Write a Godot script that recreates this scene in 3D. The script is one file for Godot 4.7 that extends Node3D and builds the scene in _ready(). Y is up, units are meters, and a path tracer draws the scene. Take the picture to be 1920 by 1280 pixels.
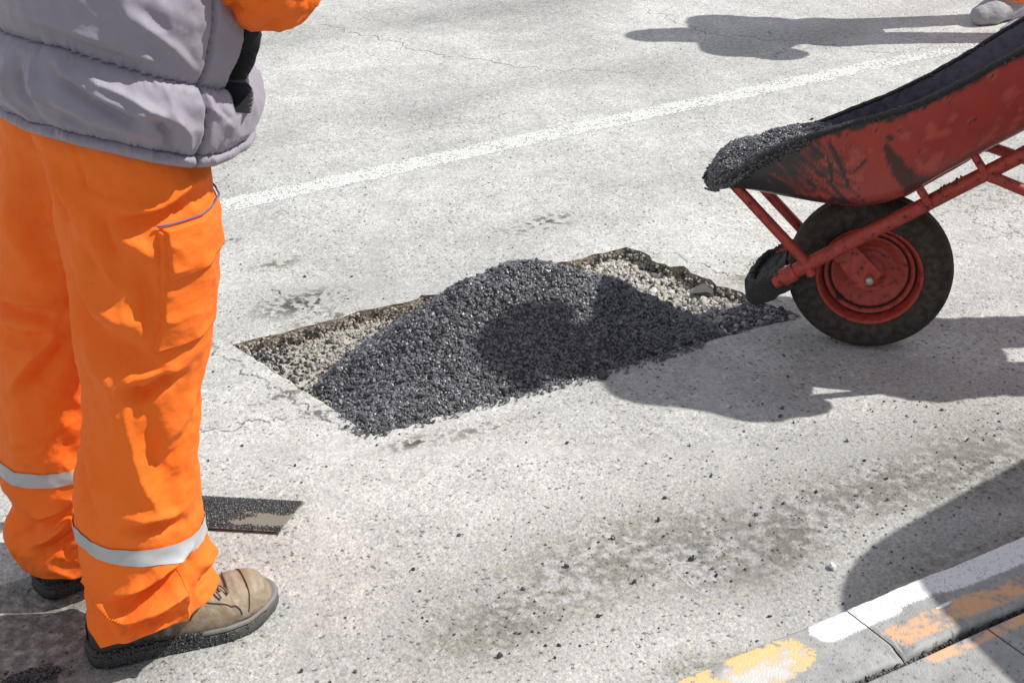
extends Node3D

# ------------------------------------------------------------------ state
var M := {}
var SH := {}
var KO := Vector3(0.2274, 0.0, -1.8773)      # a point of the kerb edge, then along and across the kerb
var KD := Vector3(0.8569, 0.0, -0.5155)
var KN := Vector3(0.5155, 0.0, 0.8569)
var HOLE := [Vector2(-0.655, -3.244), Vector2(-0.291, -2.826), Vector2(0.699, -3.395), Vector2(0.306, -3.816)]
var FDIR := Vector3(0.9023, 0, -0.4311)      # where the worker faces
var RDIR := Vector3(0.4311, 0, 0.9023)       # his right-hand side


func _ready():
	var cam := Camera3D.new()
	cam.name = "camera"
	cam.position = Vector3(0, 1.66, 0)
	cam.rotation_degrees = Vector3(-27, 0, 0)
	cam.fov = 24.73
	cam.near = 0.05
	cam.far = 400.0
	add_child(cam)
	cam.current = true
	var we := WorldEnvironment.new()
	we.name = "environment"
	var env := Environment.new()
	env.background_mode = Environment.BG_SKY
	var sky := Sky.new()
	var ps := ProceduralSkyMaterial.new()
	ps.sky_top_color = Color(0.67, 0.695, 0.755)
	ps.sky_horizon_color = Color(0.88, 0.88, 0.89)
	ps.sky_curve = 0.18
	ps.ground_bottom_color = Color(0.45, 0.44, 0.43)
	ps.ground_horizon_color = Color(0.70, 0.70, 0.70)
	ps.energy_multiplier = 0.98
	sky.sky_material = ps
	env.sky = sky
	env.tonemap_mode = Environment.TONE_MAPPER_LINEAR
	env.tonemap_exposure = 1.22
	env.sdfgi_enabled = true
	env.ssao_enabled = true
	env.ssil_enabled = true
	we.environment = env
	add_child(we)
	var sun := DirectionalLight3D.new()
	sun.name = "sun"
	sun.light_energy = 1.37
	sun.light_color = Color(1.0, 0.99, 0.97)
	sun.light_angular_distance = 0.5
	sun.shadow_enabled = true
	add_child(sun)
	var el := deg_to_rad(50.0)
	sun.look_at_from_position(Vector3.ZERO, Vector3(-cos(el), -sin(el), 0.03), Vector3.UP)

	materials()
	build_road()
	build_lane_line()
	build_kerb()
	build_pavement()
	build_pile()
	build_wheelbarrow()
	build_load()
	build_worker()
	build_rake()
	build_others()
	build_added_skip()
	build_crumbs()


# ------------------------------------------------------------------ helpers
func lin(r: float, g: float, b: float) -> Color:
	return Color(r, g, b).linear_to_srgb()


func plain(r: float, g: float, b: float, rough := 0.8, metal := 0.0) -> StandardMaterial3D:
	var m := StandardMaterial3D.new()
	m.albedo_color = lin(r, g, b)
	m.roughness = rough
	m.metallic = metal
	return m


func noise_tex(seed_: int, freq: float, size := 512, ramp: Array = [], type := FastNoiseLite.TYPE_SIMPLEX_SMOOTH, oct := 4) -> NoiseTexture2D:
	var n := FastNoiseLite.new()
	n.seed = seed_
	n.frequency = freq
	n.noise_type = type
	n.fractal_octaves = oct
	var t := NoiseTexture2D.new()
	t.width = size
	t.height = size
	t.seamless = true
	t.noise = n
	if ramp.size():
		var g := Gradient.new()
		var offs := PackedFloat32Array()
		var cols := PackedColorArray()
		for e in ramp:
			offs.append(e[0])
			cols.append(e[1])
		g.offsets = offs
		g.colors = cols
		t.color_ramp = g
	return t


func relief(m: StandardMaterial3D, tex: Texture2D, cm: float, per_metre: float) -> void:
	m.heightmap_enabled = true
	m.heightmap_texture = tex
	m.heightmap_scale = cm
	m.uv1_triplanar = true
	m.uv1_scale = Vector3.ONE * per_metre


func tag(o: Node, label: String, category := "", group := "", kind := "") -> Node:
	if label:
		o.set_meta("label", label)
	if category:
		o.set_meta("category", category)
	if group:
		o.set_meta("group", group)
	if kind:
		o.set_meta("kind", kind)
	return o


func put(called: String, mesh: Mesh, mat: Material, parent: Node = self) -> MeshInstance3D:
	var o := MeshInstance3D.new()
	o.name = called
	o.mesh = mesh
	if mat:
		o.material_override = mat
	parent.add_child(o, true)
	return o


func thing(called: String, label: String, category: String, at: Vector3, turn := 0.0, group := "") -> Node3D:
	var o := Node3D.new()
	o.name = called
	add_child(o, true)
	o.position = at
	o.rotation.y = turn
	tag(o, label, category, group)
	return o


func arr(V: PackedVector3Array, I: PackedInt32Array, N = null, C = null, UV = null) -> ArrayMesh:
	var a := []
	a.resize(Mesh.ARRAY_MAX)
	a[Mesh.ARRAY_VERTEX] = V
	a[Mesh.ARRAY_INDEX] = I
	if N != null:
		a[Mesh.ARRAY_NORMAL] = N
	if C != null:
		a[Mesh.ARRAY_COLOR] = C
	if UV != null:
		a[Mesh.ARRAY_TEX_UV] = UV
		a[Mesh.ARRAY_TEX_UV2] = UV
	var m := ArrayMesh.new()
	m.add_surface_from_arrays(Mesh.PRIMITIVE_TRIANGLES, a)
	return m


# normals by summing the faces round each vertex; indices are clockwise seen from outside
func smooth_normals(V: PackedVector3Array, I: PackedInt32Array) -> PackedVector3Array:
	var N := PackedVector3Array()
	N.resize(V.size())
	for k in range(0, I.size(), 3):
		var a := I[k]
		var b := I[k + 1]
		var c := I[k + 2]
		var n := (V[c] - V[a]).cross(V[b] - V[a])
		N[a] += n
		N[b] += n
		N[c] += n
	for k in N.size():
		N[k] = N[k].normalized()
	return N


# a sheet of nu x nv points; outside is du x dv unless flipped; wrap closes it in u
func grid_index(nu: int, nv: int, wrap: bool, flip: bool, base := 0) -> PackedInt32Array:
	var I := PackedInt32Array()
	for v in nv - 1:
		for u in (nu if wrap else nu - 1):
			var a := base + v * nu + u
			var b := base + v * nu + (u + 1) % nu
			var c := a + nu
			var d := b + nu
			if flip:
				I.append_array([a, b, c, b, d, c])
			else:
				I.append_array([a, c, b, b, c, d])
	return I


func grid(P: PackedVector3Array, nu: int, nv: int, wrap := false, flip := false, C = null) -> ArrayMesh:
	var I := grid_index(nu, nv, wrap, flip)
	return arr(P, I, smooth_normals(P, I), C)


# a tube along points with a radius each
func tube(pts: Array, rad, sides := 10, caps := true) -> ArrayMesh:
	var V := PackedVector3Array()
	var n := pts.size()
	var up := Vector3.UP
	var prev := Vector3.ZERO
	for k in n:
		var t: Vector3 = (pts[min(k + 1, n - 1)] - pts[max(k - 1, 0)]).normalized()
		var s := t.cross(up if prev == Vector3.ZERO else prev.cross(t))
		if prev == Vector3.ZERO:
			if s.length() < 0.1:
				s = t.cross(Vector3.RIGHT)
			s = s.normalized()
		else:
			s = (prev - t * prev.dot(t)).normalized()
		prev = s
		var w := s.cross(t)
		var r: float = rad[k] if rad is Array else rad
		for j in sides:
			var a := TAU * j / sides
			V.append(pts[k] + (s * cos(a) + w * sin(a)) * r)
	var I := grid_index(sides, n, true, true)
	var N := smooth_normals(V, I)
	if caps:
		for e in [0, n - 1]:
			var b := V.size()
			var t2: Vector3 = (pts[1] - pts[0]).normalized() * -1.0 if e == 0 else (pts[n - 1] - pts[n - 2]).normalized()
			V.append(pts[e])
			N.append(t2)
			for j in sides:
				V.append(V[e * sides + j])
				N.append(t2)
			for j in sides:
				var p := b + 1 + j
				var q := b + 1 + (j + 1) % sides
				if (V[q] - V[b]).cross(V[p] - V[b]).dot(t2) > 0.0:
					I.append_array([b, p, q])
				else:
					I.append_array([b, q, p])
	return arr(V, I, N)


# a box with chamfered edges
func box(size: Vector3, ch := 0.004, at := Vector3.ZERO, basis := Basis.IDENTITY) -> ArrayMesh:
	var h := size / 2
	var V := PackedVector3Array()
	var I := PackedInt32Array()
	var quads := []
	var id := {}
	for sx in [-1, 1]:
		for sy in [-1, 1]:
			for sz in [-1, 1]:
				var s := Vector3(sx, sy, sz)
				for ax in 3:
					var p := h - Vector3.ONE * ch
					p[ax] = h[ax]
					id[[sx, sy, sz, ax]] = V.size()
					V.append(at + basis * (p * s))
	for ax in 3:
		var b := (ax + 1) % 3
		var c := (ax + 2) % 3
		for s in [-1, 1]:
			var q := []
			for k in [[-1, -1], [1, -1], [1, 1], [-1, 1]]:
				var s3 := [0, 0, 0]
				s3[ax] = s
				s3[b] = k[0]
				s3[c] = k[1]
				q.append(id[[s3[0], s3[1], s3[2], ax]])
			quads.append(q)
		for s in [-1, 1]:
			for s2 in [-1, 1]:
				var q := []
				for k in [[-1, b], [1, b], [1, c], [-1, c]]:
					var s3 := [0, 0, 0]
					s3[ax] = k[0]
					s3[b] = s
					s3[c] = s2
					q.append(id[[s3[0], s3[1], s3[2], k[1]]])
				quads.append(q)
	for sx in [-1, 1]:
		for sy in [-1, 1]:
			for sz in [-1, 1]:
				quads.append([id[[sx, sy, sz, 0]], id[[sx, sy, sz, 1]], id[[sx, sy, sz, 2]]])
	for q in quads:
		var mid := Vector3.ZERO
		for k in q:
			mid += V[k]
		mid /= q.size()
		var n := (V[q[1]] - V[q[0]]).cross(V[q[2]] - V[q[0]])
		var qq: Array = q
		if n.dot(mid - at) > 0.0:
			qq = q.duplicate()
			qq.reverse()
		I.append_array([qq[0], qq[1], qq[2]])
		if qq.size() == 4:
			I.append_array([qq[0], qq[2], qq[3]])
	return arr(V, I)


# an uneven stone of 20 or 80 faces
func chunk(seed_: int, rough := 0.3, flat_ := 1.0, fine := false) -> ArrayMesh:
	var r := RandomNumberGenerator.new()
	r.seed = seed_
	var p := (1.0 + sqrt(5.0)) / 2.0
	var V: Array = [Vector3(-1, p, 0), Vector3(1, p, 0), Vector3(-1, -p, 0), Vector3(1, -p, 0), Vector3(0, -1, p), Vector3(0, 1, p), Vector3(0, -1, -p), Vector3(0, 1, -p), Vector3(p, 0, -1), Vector3(p, 0, 1), Vector3(-p, 0, -1), Vector3(-p, 0, 1)]
	var F: Array = [[0, 11, 5], [0, 5, 1], [0, 1, 7], [0, 7, 10], [0, 10, 11], [1, 5, 9], [5, 11, 4], [11, 10, 2], [10, 7, 6], [7, 1, 8], [3, 9, 4], [3, 4, 2], [3, 2, 6], [3, 6, 8], [3, 8, 9], [4, 9, 5], [2, 4, 11], [6, 2, 10], [8, 6, 7], [9, 8, 1]]
	if fine:
		var mid := {}
		var F2: Array = []
		for f in F:
			var m := []
			for k in 3:
				var key := [mini(f[k], f[(k + 1) % 3]), maxi(f[k], f[(k + 1) % 3])]
				if not mid.has(key):
					mid[key] = V.size()
					V.append((V[f[k]] + V[f[(k + 1) % 3]]) / 2.0)
				m.append(mid[key])
			F2.append_array([[f[0], m[0], m[2]], [f[1], m[1], m[0]], [f[2], m[2], m[1]], [m[0], m[1], m[2]]])
		F = F2
	var stretch := Vector3(r.randf_range(0.75, 1.25), flat_ * r.randf_range(0.75, 1.0), r.randf_range(0.75, 1.25))
	var W := PackedVector3Array()
	for v in V:
		W.append(v.normalized() * stretch * r.randf_range(1.0 - rough, 1.0 + rough) * 0.5)
	var I := PackedInt32Array()
	for f in F:
		I.append_array([f[0], f[2], f[1]])
	return arr(W, I)


func swarm(called: String, mesh: Mesh, mat: Material, T: Array, C: Array, parent: Node) -> MultiMeshInstance3D:
	var mm := MultiMesh.new()
	mm.transform_format = MultiMesh.TRANSFORM_3D
	mm.use_colors = C.size() > 0
	mm.mesh = mesh
	mm.instance_count = T.size()
	for k in T.size():
		mm.set_instance_transform(k, T[k])
		if C.size():
			mm.set_instance_color(k, C[k])
	var o := MultiMeshInstance3D.new()
	o.name = called
	o.multimesh = mm
	o.material_override = mat
	o.set_meta("kind", "stuff")
	parent.add_child(o, true)
	return o


func spin(r: RandomNumberGenerator, s: float) -> Basis:
	var q := Quaternion(Vector3(r.randfn(), r.randfn(), r.randfn()).normalized(), r.randf() * TAU)
	return Basis(q).scaled(Vector3.ONE * s)


func lerp_table(T: Array, x: float, col: int) -> float:
	if x <= T[0][0]:
		return T[0][col]
	for k in T.size() - 1:
		if x <= T[k + 1][0]:
			var f: float = (x - T[k][0]) / (T[k + 1][0] - T[k][0])
			return lerpf(T[k][col], T[k + 1][col], f)
	return T[T.size() - 1][col]


# smooth (cubic) version of the same
func curve_table(T: Array, x: float, col: int) -> float:
	var n := T.size()
	if x <= T[0][0]:
		return T[0][col]
	if x >= T[n - 1][0]:
		return T[n - 1][col]
	var k := 0
	while x > T[k + 1][0]:
		k += 1
	var f: float = (x - T[k][0]) / (T[k + 1][0] - T[k][0])
	var p0: float = T[maxi(k - 1, 0)][col]
	var p3: float = T[mini(k + 2, n - 1)][col]
	return cubic_interpolate(T[k][col], T[k + 1][col], p0, p3, f)


func poly_dist(P: Array, q: Vector2) -> Array:
	# distance to a polyline and how far along it (0..1)
	var best := 1e9
	var where := 0.0
	for k in P.size() - 1:
		var a: Vector2 = P[k]
		var ab: Vector2 = P[k + 1] - a
		var t := clampf((q - a).dot(ab) / maxf(ab.length_squared(), 1e-9), 0.0, 1.0)
		var d := q.distance_to(a + ab * t)
		if d < best:
			best = d
			where = (k + t) / (P.size() - 1)
	return [best, where]


func noise(seed_: int, freq: float, oct := 3, type := FastNoiseLite.TYPE_SIMPLEX_SMOOTH) -> FastNoiseLite:
	var n := FastNoiseLite.new()
	n.seed = seed_
	n.frequency = freq
	n.fractal_octaves = oct
	n.noise_type = type
	return n


func kerb_point(s: float, t: float, y: float) -> Vector3:
	return KO + KD * s + KN * t + Vector3(0, y, 0)


# ------------------------------------------------------------------ materials
func materials():
	var grain := noise_tex(3, 0.06, 512)
	var fine := noise_tex(5, 0.15, 512)
	M.fine = fine
	M.grain = grain
	M.tar = plain(0.032, 0.033, 0.037, 0.5)
	M.tar.metallic_specular = 0.62
	M.tar.vertex_color_use_as_albedo = false
	M.granule = plain(1, 1, 1, 0.43)
	M.granule.metallic_specular = 0.65
	M.granule.vertex_color_use_as_albedo = true
	M.stone = plain(1, 1, 1, 0.8)
	M.stone.vertex_color_use_as_albedo = true
	M.vert = plain(1, 1, 1, 0.8)
	M.vert.vertex_color_use_as_albedo = true
	relief(M.vert, grain, 0.15, 3.0)
	M.cut = plain(0.42, 0.395, 0.355, 0.95)
	M.cut.albedo_texture = noise_tex(21, 0.05, 512, [[0.0, Color(0.35, 0.34, 0.33)], [0.45, Color(0.75, 0.72, 0.68)], [0.7, Color(1, 0.97, 0.92)], [1.0, Color(0.5, 0.49, 0.48)]])
	relief(M.cut, grain, 0.35, 4.0)
	M.white_paint = plain(0.74, 0.74, 0.72, 0.8)
	M.white_paint.albedo_texture = noise_tex(22, 0.06, 512, [[0.0, Color(0.72, 0.72, 0.7)], [0.5, Color(0.95, 0.95, 0.94)], [1.0, Color(1, 1, 1)]])
	relief(M.white_paint, grain, 0.12, 4.0)
	M.lane_paint = plain(0.70, 0.70, 0.68, 0.85)
	M.lane_paint.albedo_texture = M.white_paint.albedo_texture
	relief(M.lane_paint, grain, 0.3, 5.0)
	M.orange_paint = plain(0.72, 0.33, 0.13, 0.85)
	M.orange_paint.albedo_texture = noise_tex(23, 0.03, 512, [[0.0, Color(0.75, 0.8, 0.85)], [0.5, Color(1, 1, 1)], [1.0, Color(0.95, 0.95, 1)]])
	relief(M.orange_paint, grain, 0.12, 4.0)
	M.yellow_paint = plain(0.72, 0.50, 0.16, 0.85)
	M.yellow_paint.albedo_texture = M.orange_paint.albedo_texture
	relief(M.yellow_paint, grain, 0.12, 4.0)
	M.kerb = plain(0.33, 0.33, 0.31, 0.9)
	M.kerb.albedo_texture = noise_tex(24, 0.02, 512, [[0.0, Color(0.72, 0.72, 0.71)], [0.5, Color(0.9, 0.9, 0.89)], [1.0, Color(1, 1, 1)]], FastNoiseLite.TYPE_SIMPLEX_SMOOTH, 5)
	relief(M.kerb, fine, 0.12, 2.5)
	M.slab = plain(0.34, 0.335, 0.31, 0.9)
	M.slab.albedo_texture = M.kerb.albedo_texture
	relief(M.slab, fine, 0.12, 2.0)
	M.joint = plain(0.10, 0.097, 0.09, 0.95)
	relief(M.joint, grain, 0.6, 5.0)
	# wheelbarrow
	M.red = plain(0.42, 0.055, 0.035, 0.5)
	M.red.albedo_texture = noise_tex(31, 0.014, 512, [[0.0, Color(0.22, 0.2, 0.2)], [0.17, Color(0.45, 0.40, 0.40)], [0.24, Color(0.86, 0.82, 0.8)], [0.5, Color(0.92, 0.9, 0.9)], [0.7, Color(1, 1, 1)], [1.0, Color(0.9, 1, 1)]], FastNoiseLite.TYPE_SIMPLEX_SMOOTH, 5)
	relief(M.red, grain, 0.06, 6.0)
	M.tray_out = plain(1, 1, 1, 0.34)
	M.tray_out.vertex_color_use_as_albedo = true
	relief(M.tray_out, fine, 0.04, 3.0)
	M.tray_in = plain(0.085, 0.082, 0.115, 0.30)
	M.tray_in.albedo_texture = noise_tex(33, 0.02, 512, [[0.0, Color(0.5, 0.5, 0.5)], [0.5, Color(0.9, 0.85, 0.9)], [1.0, Color(1, 1, 1)]], FastNoiseLite.TYPE_SIMPLEX_SMOOTH, 5)
	relief(M.tray_in, fine, 0.03, 4.0)
	M.rubber = plain(0.062, 0.055, 0.043, 0.8)
	M.rubber.albedo_texture = noise_tex(34, 0.015, 512, [[0.0, Color(0.5, 0.5, 0.5)], [0.4, Color(0.68, 0.67, 0.66)], [0.6, Color(0.92, 0.9, 0.86)], [1.0, Color(1, 1, 1)]], FastNoiseLite.TYPE_SIMPLEX_SMOOTH, 5)
	relief(M.rubber, grain, 0.12, 5.0)
	M.steel = plain(0.45, 0.42, 0.37, 0.4, 0.8)
	M.caked = plain(0.030, 0.029, 0.028, 0.7)
	relief(M.caked, grain, 0.6, 7.0)
	# clothes
	M.orange = plain(0.90, 0.158, 0.006, 0.82)
	relief(M.orange, grain, 0.09, 2.5)
	M.vest = plain(1, 1, 1, 0.62)
	M.vest.vertex_color_use_as_albedo = true
	M.vest.rim_enabled = true
	M.vest.rim = 0.3
	relief(M.vest, grain, 0.03, 3.5)
	M.band = plain(0.42, 0.43, 0.43, 0.45)
	relief(M.band, fine, 0.02, 6.0)
	M.piping = plain(0.15, 0.11, 0.20, 0.7)
	M.kerbv = plain(1, 1, 1, 0.88)
	M.kerbv.vertex_color_use_as_albedo = true
	relief(M.kerbv, fine, 0.10, 3.0)
	M.leather = plain(1, 1, 1, 0.6)
	M.leather.vertex_color_use_as_albedo = true
	relief(M.leather, fine, 0.08, 5.0)
	M.sole = plain(0.10, 0.10, 0.10, 0.7)
	relief(M.sole, grain, 0.2, 8.0)
	M.lace = plain(0.16, 0.11, 0.07, 0.9)
	M.stitch = plain(0.05, 0.035, 0.025, 0.8)
	M.skin = plain(0.50, 0.28, 0.19, 0.55)
	M.skin.subsurf_scatter_enabled = true
	M.skin.subsurf_scatter_strength = 0.15
	M.hair = plain(0.04, 0.03, 0.022, 0.6)
	M.cloth = plain(1, 1, 1, 0.82)
	M.cloth.vertex_color_use_as_albedo = true
	relief(M.cloth, grain, 0.09, 2.5)
	M.eye = plain(0.75, 0.73, 0.70, 0.2)
	M.grey_cloth = plain(0.16, 0.17, 0.19, 0.85)
	M.pale_boot = plain(0.30, 0.315, 0.33, 0.8)
	relief(M.pale_boot, grain, 0.2, 6.0)
	M.helmet = plain(0.75, 0.72, 0.65, 0.35)
	M.wood = plain(0.36, 0.24, 0.13, 0.6)
	M.alu = plain(0.20, 0.18, 0.145, 0.5, 0.1)
	M.skip_paint = plain(0.10, 0.13, 0.12, 0.55)
	relief(M.skip_paint, grain, 0.15, 3.0)


# ------------------------------------------------------------------ road
func hole_loop() -> PackedVector2Array:
	var n := noise(41, 9.0, 3)
	var n2 := noise(42, 30.0, 2)
	var out := PackedVector2Array()
	var steps := [26, 48, 28, 48]
	var rough := [0.008, 0.009, 0.018, 0.016]
	var c := Vector2(0.015, -3.32)
	for e in 4:
		var a: Vector2 = HOLE[e]
		var b: Vector2 = HOLE[(e + 1) % 4]
		for k in steps[e]:
			var f: float = float(k) / steps[e]
			var p := a.lerp(b, f)
			var away := (p - c).normalized()
			var ends := smoothstep(0.0, 0.12, minf(f, 1.0 - f))
			p += away * (n.get_noise_2dv(p) * 1.6 + n2.get_noise_2dv(p) * 0.7) * rough[e] * ends
			out.append(p)
	return out


func floor_height(p: Vector2) -> float:
	if not SH.has("floor_noise"):
		SH.floor_noise = noise(43, 7.0, 4)
	var r: float = SH.floor_noise.get_noise_2dv(p)
	var d := -0.038 + r * 0.012
	# rises towards the front right corner, where new asphalt was spread to the edge
	d = lerpf(d, -0.006, smoothstep(0.42, 0.66, p.x) * smoothstep(-3.56, -3.40, p.y))
	return d


func build_road():
	var road := Node3D.new()
	road.name = "road"
	road.set_meta("kind", "structure")
	add_child(road)
	var m := plain(1, 1, 1, 0.9)
	road_textures(m)
	M.road = m
	var loop := hole_loop()
	SH.loop = loop
	var n := loop.size()
	var c := Vector2(0.015, -3.32)
	var V := PackedVector3Array()
	var UV := PackedVector2Array()
	var N := PackedVector3Array()
	var rings := [1.0, 1.06, 1.3, 2.2, 6.0, 60.0]
	for r in rings:
		for p in loop:
			var q: Vector2 = c + (p - c) * r
			V.append(Vector3(q.x, 0.0 if r > 1.01 else -0.0015, q.y))
			UV.append(q)
			N.append(Vector3.UP)
	var I := grid_index(n, rings.size(), true, true)
	if smooth_normals(V, I)[n * 3].y < 0.0:
		I = grid_index(n, rings.size(), true, false)
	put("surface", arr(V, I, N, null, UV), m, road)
	# cut edge of the old asphalt round the hole
	var W := PackedVector3Array()
	var nz := noise(44, 22.0, 3)
	var rows := 6
	for j in rows:
		var f: float = float(j) / (rows - 1)
		for p in loop:
			var away := (p - c).normalized()
			var q := p + away * (nz.get_noise_3d(p.x, f * 0.05, p.y) * 0.014 * sin(PI * minf(f + 0.12, 1.0)) - f * 0.004)
			W.append(Vector3(q.x, lerpf(-0.0015, -0.075, f), q.y))
	var J := grid_index(n, rows, true, true)
	var NN := smooth_normals(W, J)
	var mid := n * 2 + 10
	if (Vector3(c.x, -0.03, c.y) - W[mid]).dot(NN[mid]) < 0.0:
		J = grid_index(n, rows, true, false)
	put("cut_edge", arr(W, J, smooth_normals(W, J)), M.cut, road)
	# gravel bed
	var P := PackedVector3Array()
	var C := PackedColorArray()
	var nu := 110
	var nv := 80
	var fn := noise(45, 40.0, 3)
	for v in nv:
		for u in nu:
			var x := -0.75 + 1.5 * u / (nu - 1)
			var z := -3.90 + 1.15 * v / (nv - 1)
			P.append(Vector3(x, floor_height(Vector2(x, z)) + fn.get_noise_2d(x, z) * 0.004, z))
			var k := 0.34 + 0.12 * fn.get_noise_2d(x * 0.4 + 7, z * 0.4)
			C.append(Color(k, k * 0.93, k * 0.80))
	put("gravel_bed", grid(P, nu, nv, false, true, C), M.vert, road)
	# stones of the bed
	var r := RandomNumberGenerator.new()
	r.seed = 77
	var meshes := [chunk(1, 0.2, 0.8, true), chunk(2, 0.2, 0.8, true), chunk(3, 0.22, 0.7, true)]
	var T: Array = [[], [], []]
	var K: Array = [[], [], []]
	var big := 0
	var tints := []
	for k in 6:
		var mt := plain(1, 1, 1, 0.7)
		var b := 0.22 + 0.06 * k
		mt.albedo_color = lin(b, b * 0.96, b * 0.88)
		tints.append(mt)
	for k in 26000:
		var p := Vector2(r.randf_range(-0.66, 0.71), r.randf_range(-3.84, -2.82))
		if not Geometry2D.is_point_in_polygon(p, loop):
			continue
		if pile_height(p) > 0.012:
			continue
		var right := p.x > 0.15
		var s := r.randf_range(0.006, 0.014) * 1.2 if right else r.randf_range(0.0035, 0.0095)
		if r.randf() < 0.05:
			s *= 1.6
		var y := floor_height(p) + s * 0.25
		var b := r.randf_range(0.22, 0.46) * (1.15 if right else 1.0)
		var tint := Color(b, b * r.randf_range(0.91, 0.97), b * r.randf_range(0.74, 0.88))
		# tar-wet stones in the corners
		var wet := 0.7 * smoothstep(0.17, 0.02, p.distance_to(Vector2(-0.58, -3.19))) + smoothstep(0.10, 0.0, absf((p - Vector2(-0.655, -3.244)).dot(Vector2(-0.754, -0.657).orthogonal().normalized()))) * 0.0
		wet = maxf(wet, smoothstep(0.08, 0.01, edge_gap(p, 0)) * 0.6)
		wet = maxf(wet, smoothstep(0.20, 0.05, edge_gap(p, 1)) * float(right))
		if r.randf() < wet or r.randf() < 0.10:
			tint = Color(0.03, 0.03, 0.034)
		if s > 0.0165 and big < 150:
			big += 1
			var o := put("stone", meshes[big % 3], tints[r.randi() % 6], road)
			o.transform = Transform3D(spin(r, s), Vector3(p.x, y, p.y))
			continue
		T[k % 3].append(Transform3D(spin(r, s), Vector3(p.x, y, p.y)))
		K[k % 3].append(tint)
	for k in 3:
		swarm("gravel", meshes[k], M.stone, T[k], K[k], road)
	# stones and clods left standing in the cut edge
	var E := [[], [], []]
	var EC := [[], [], []]
	for k in 2600:
		var p: Vector2 = loop[r.randi() % loop.size()]
		var away := (p - c).normalized()
		var f := r.randf()
		var lump := n2_at(p)
		var q := p + Vector2(r.randf_range(-0.012, 0.012), r.randf_range(-0.012, 0.012)) - away * (0.002 + 0.010 * f * maxf(lump, 0.0))
		if not Geometry2D.is_point_in_polygon(q, loop) and f < 0.4:
			continue
		var z := r.randf_range(0.004, 0.010) * (1.3 if lump > 0.2 else 1.0)
		var b := r.randf_range(0.20, 0.42)
		var tint := Color(b, b * 0.93, b * 0.80)
		if r.randf() < 0.16 + 0.5 * smoothstep(0.1, 0.5, -lump):
			tint = Color(0.045, 0.044, 0.044)
		E[k % 3].append(Transform3D(spin(r, z), Vector3(q.x, -0.004 - 0.036 * f, q.y)))
		EC[k % 3].append(tint)
	for k in 3:
		swarm("edge_stones", meshes[k], M.stone, E[k], EC[k], road)
	# broken pieces of the old asphalt along the far right edge, and the white stone at the far edge
	var old := plain(0.19, 0.185, 0.18, 0.92)
	relief(old, M.grain, 0.5, 4.0)
	var spots := [[0.345, -3.80, 0.05], [0.395, -3.74, 0.06], [0.43, -3.70, 0.045], [0.475, -3.655, 0.06], [0.525, -3.60, 0.07], [0.575, -3.55, 0.065], [0.61, -3.51, 0.05], [0.645, -3.465, 0.05], [0.68, -3.43, 0.045]]
	for k in [1, 4, 6]:
		var o := put("broken_piece", chunk(100 + k, 0.25, 0.55, true), old, road)
		o.transform = Transform3D(Basis.from_euler(Vector3(r.randf_range(-0.3, 0.3), -0.83 + r.randf_range(-0.2, 0.2), r.randf_range(-0.2, 0.2))).scaled_local(Vector3(spots[k][2] * 0.7, spots[k][2] * 0.8, spots[k][2] * 1.3)), Vector3(spots[k][0] - 0.012, -0.020, spots[k][1] + 0.008))
	var ws := put("white_stone", chunk(131, 0.2, 0.6, true), plain(0.75, 0.74, 0.70, 0.7), road)
	ws.transform = Transform3D(Basis.from_euler(Vector3(0.2, 0.9, 0.1)).scaled_local(Vector3(0.042, 0.05, 0.026)), Vector3(-0.300, -0.030, -3.215))


func n2_at(p: Vector2) -> float:
	if not SH.has("edge_noise"):
		SH.edge_noise = noise(46, 11.0, 3)
	return SH.edge_noise.get_noise_2dv(p) * 1.6


func edge_gap(p: Vector2, e: int) -> float:
	var a: Vector2 = HOLE[e]
	var b: Vector2 = HOLE[(e + 1) % 4]
	return absf((p - a).dot((b - a).normalized().orthogonal()))


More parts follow.
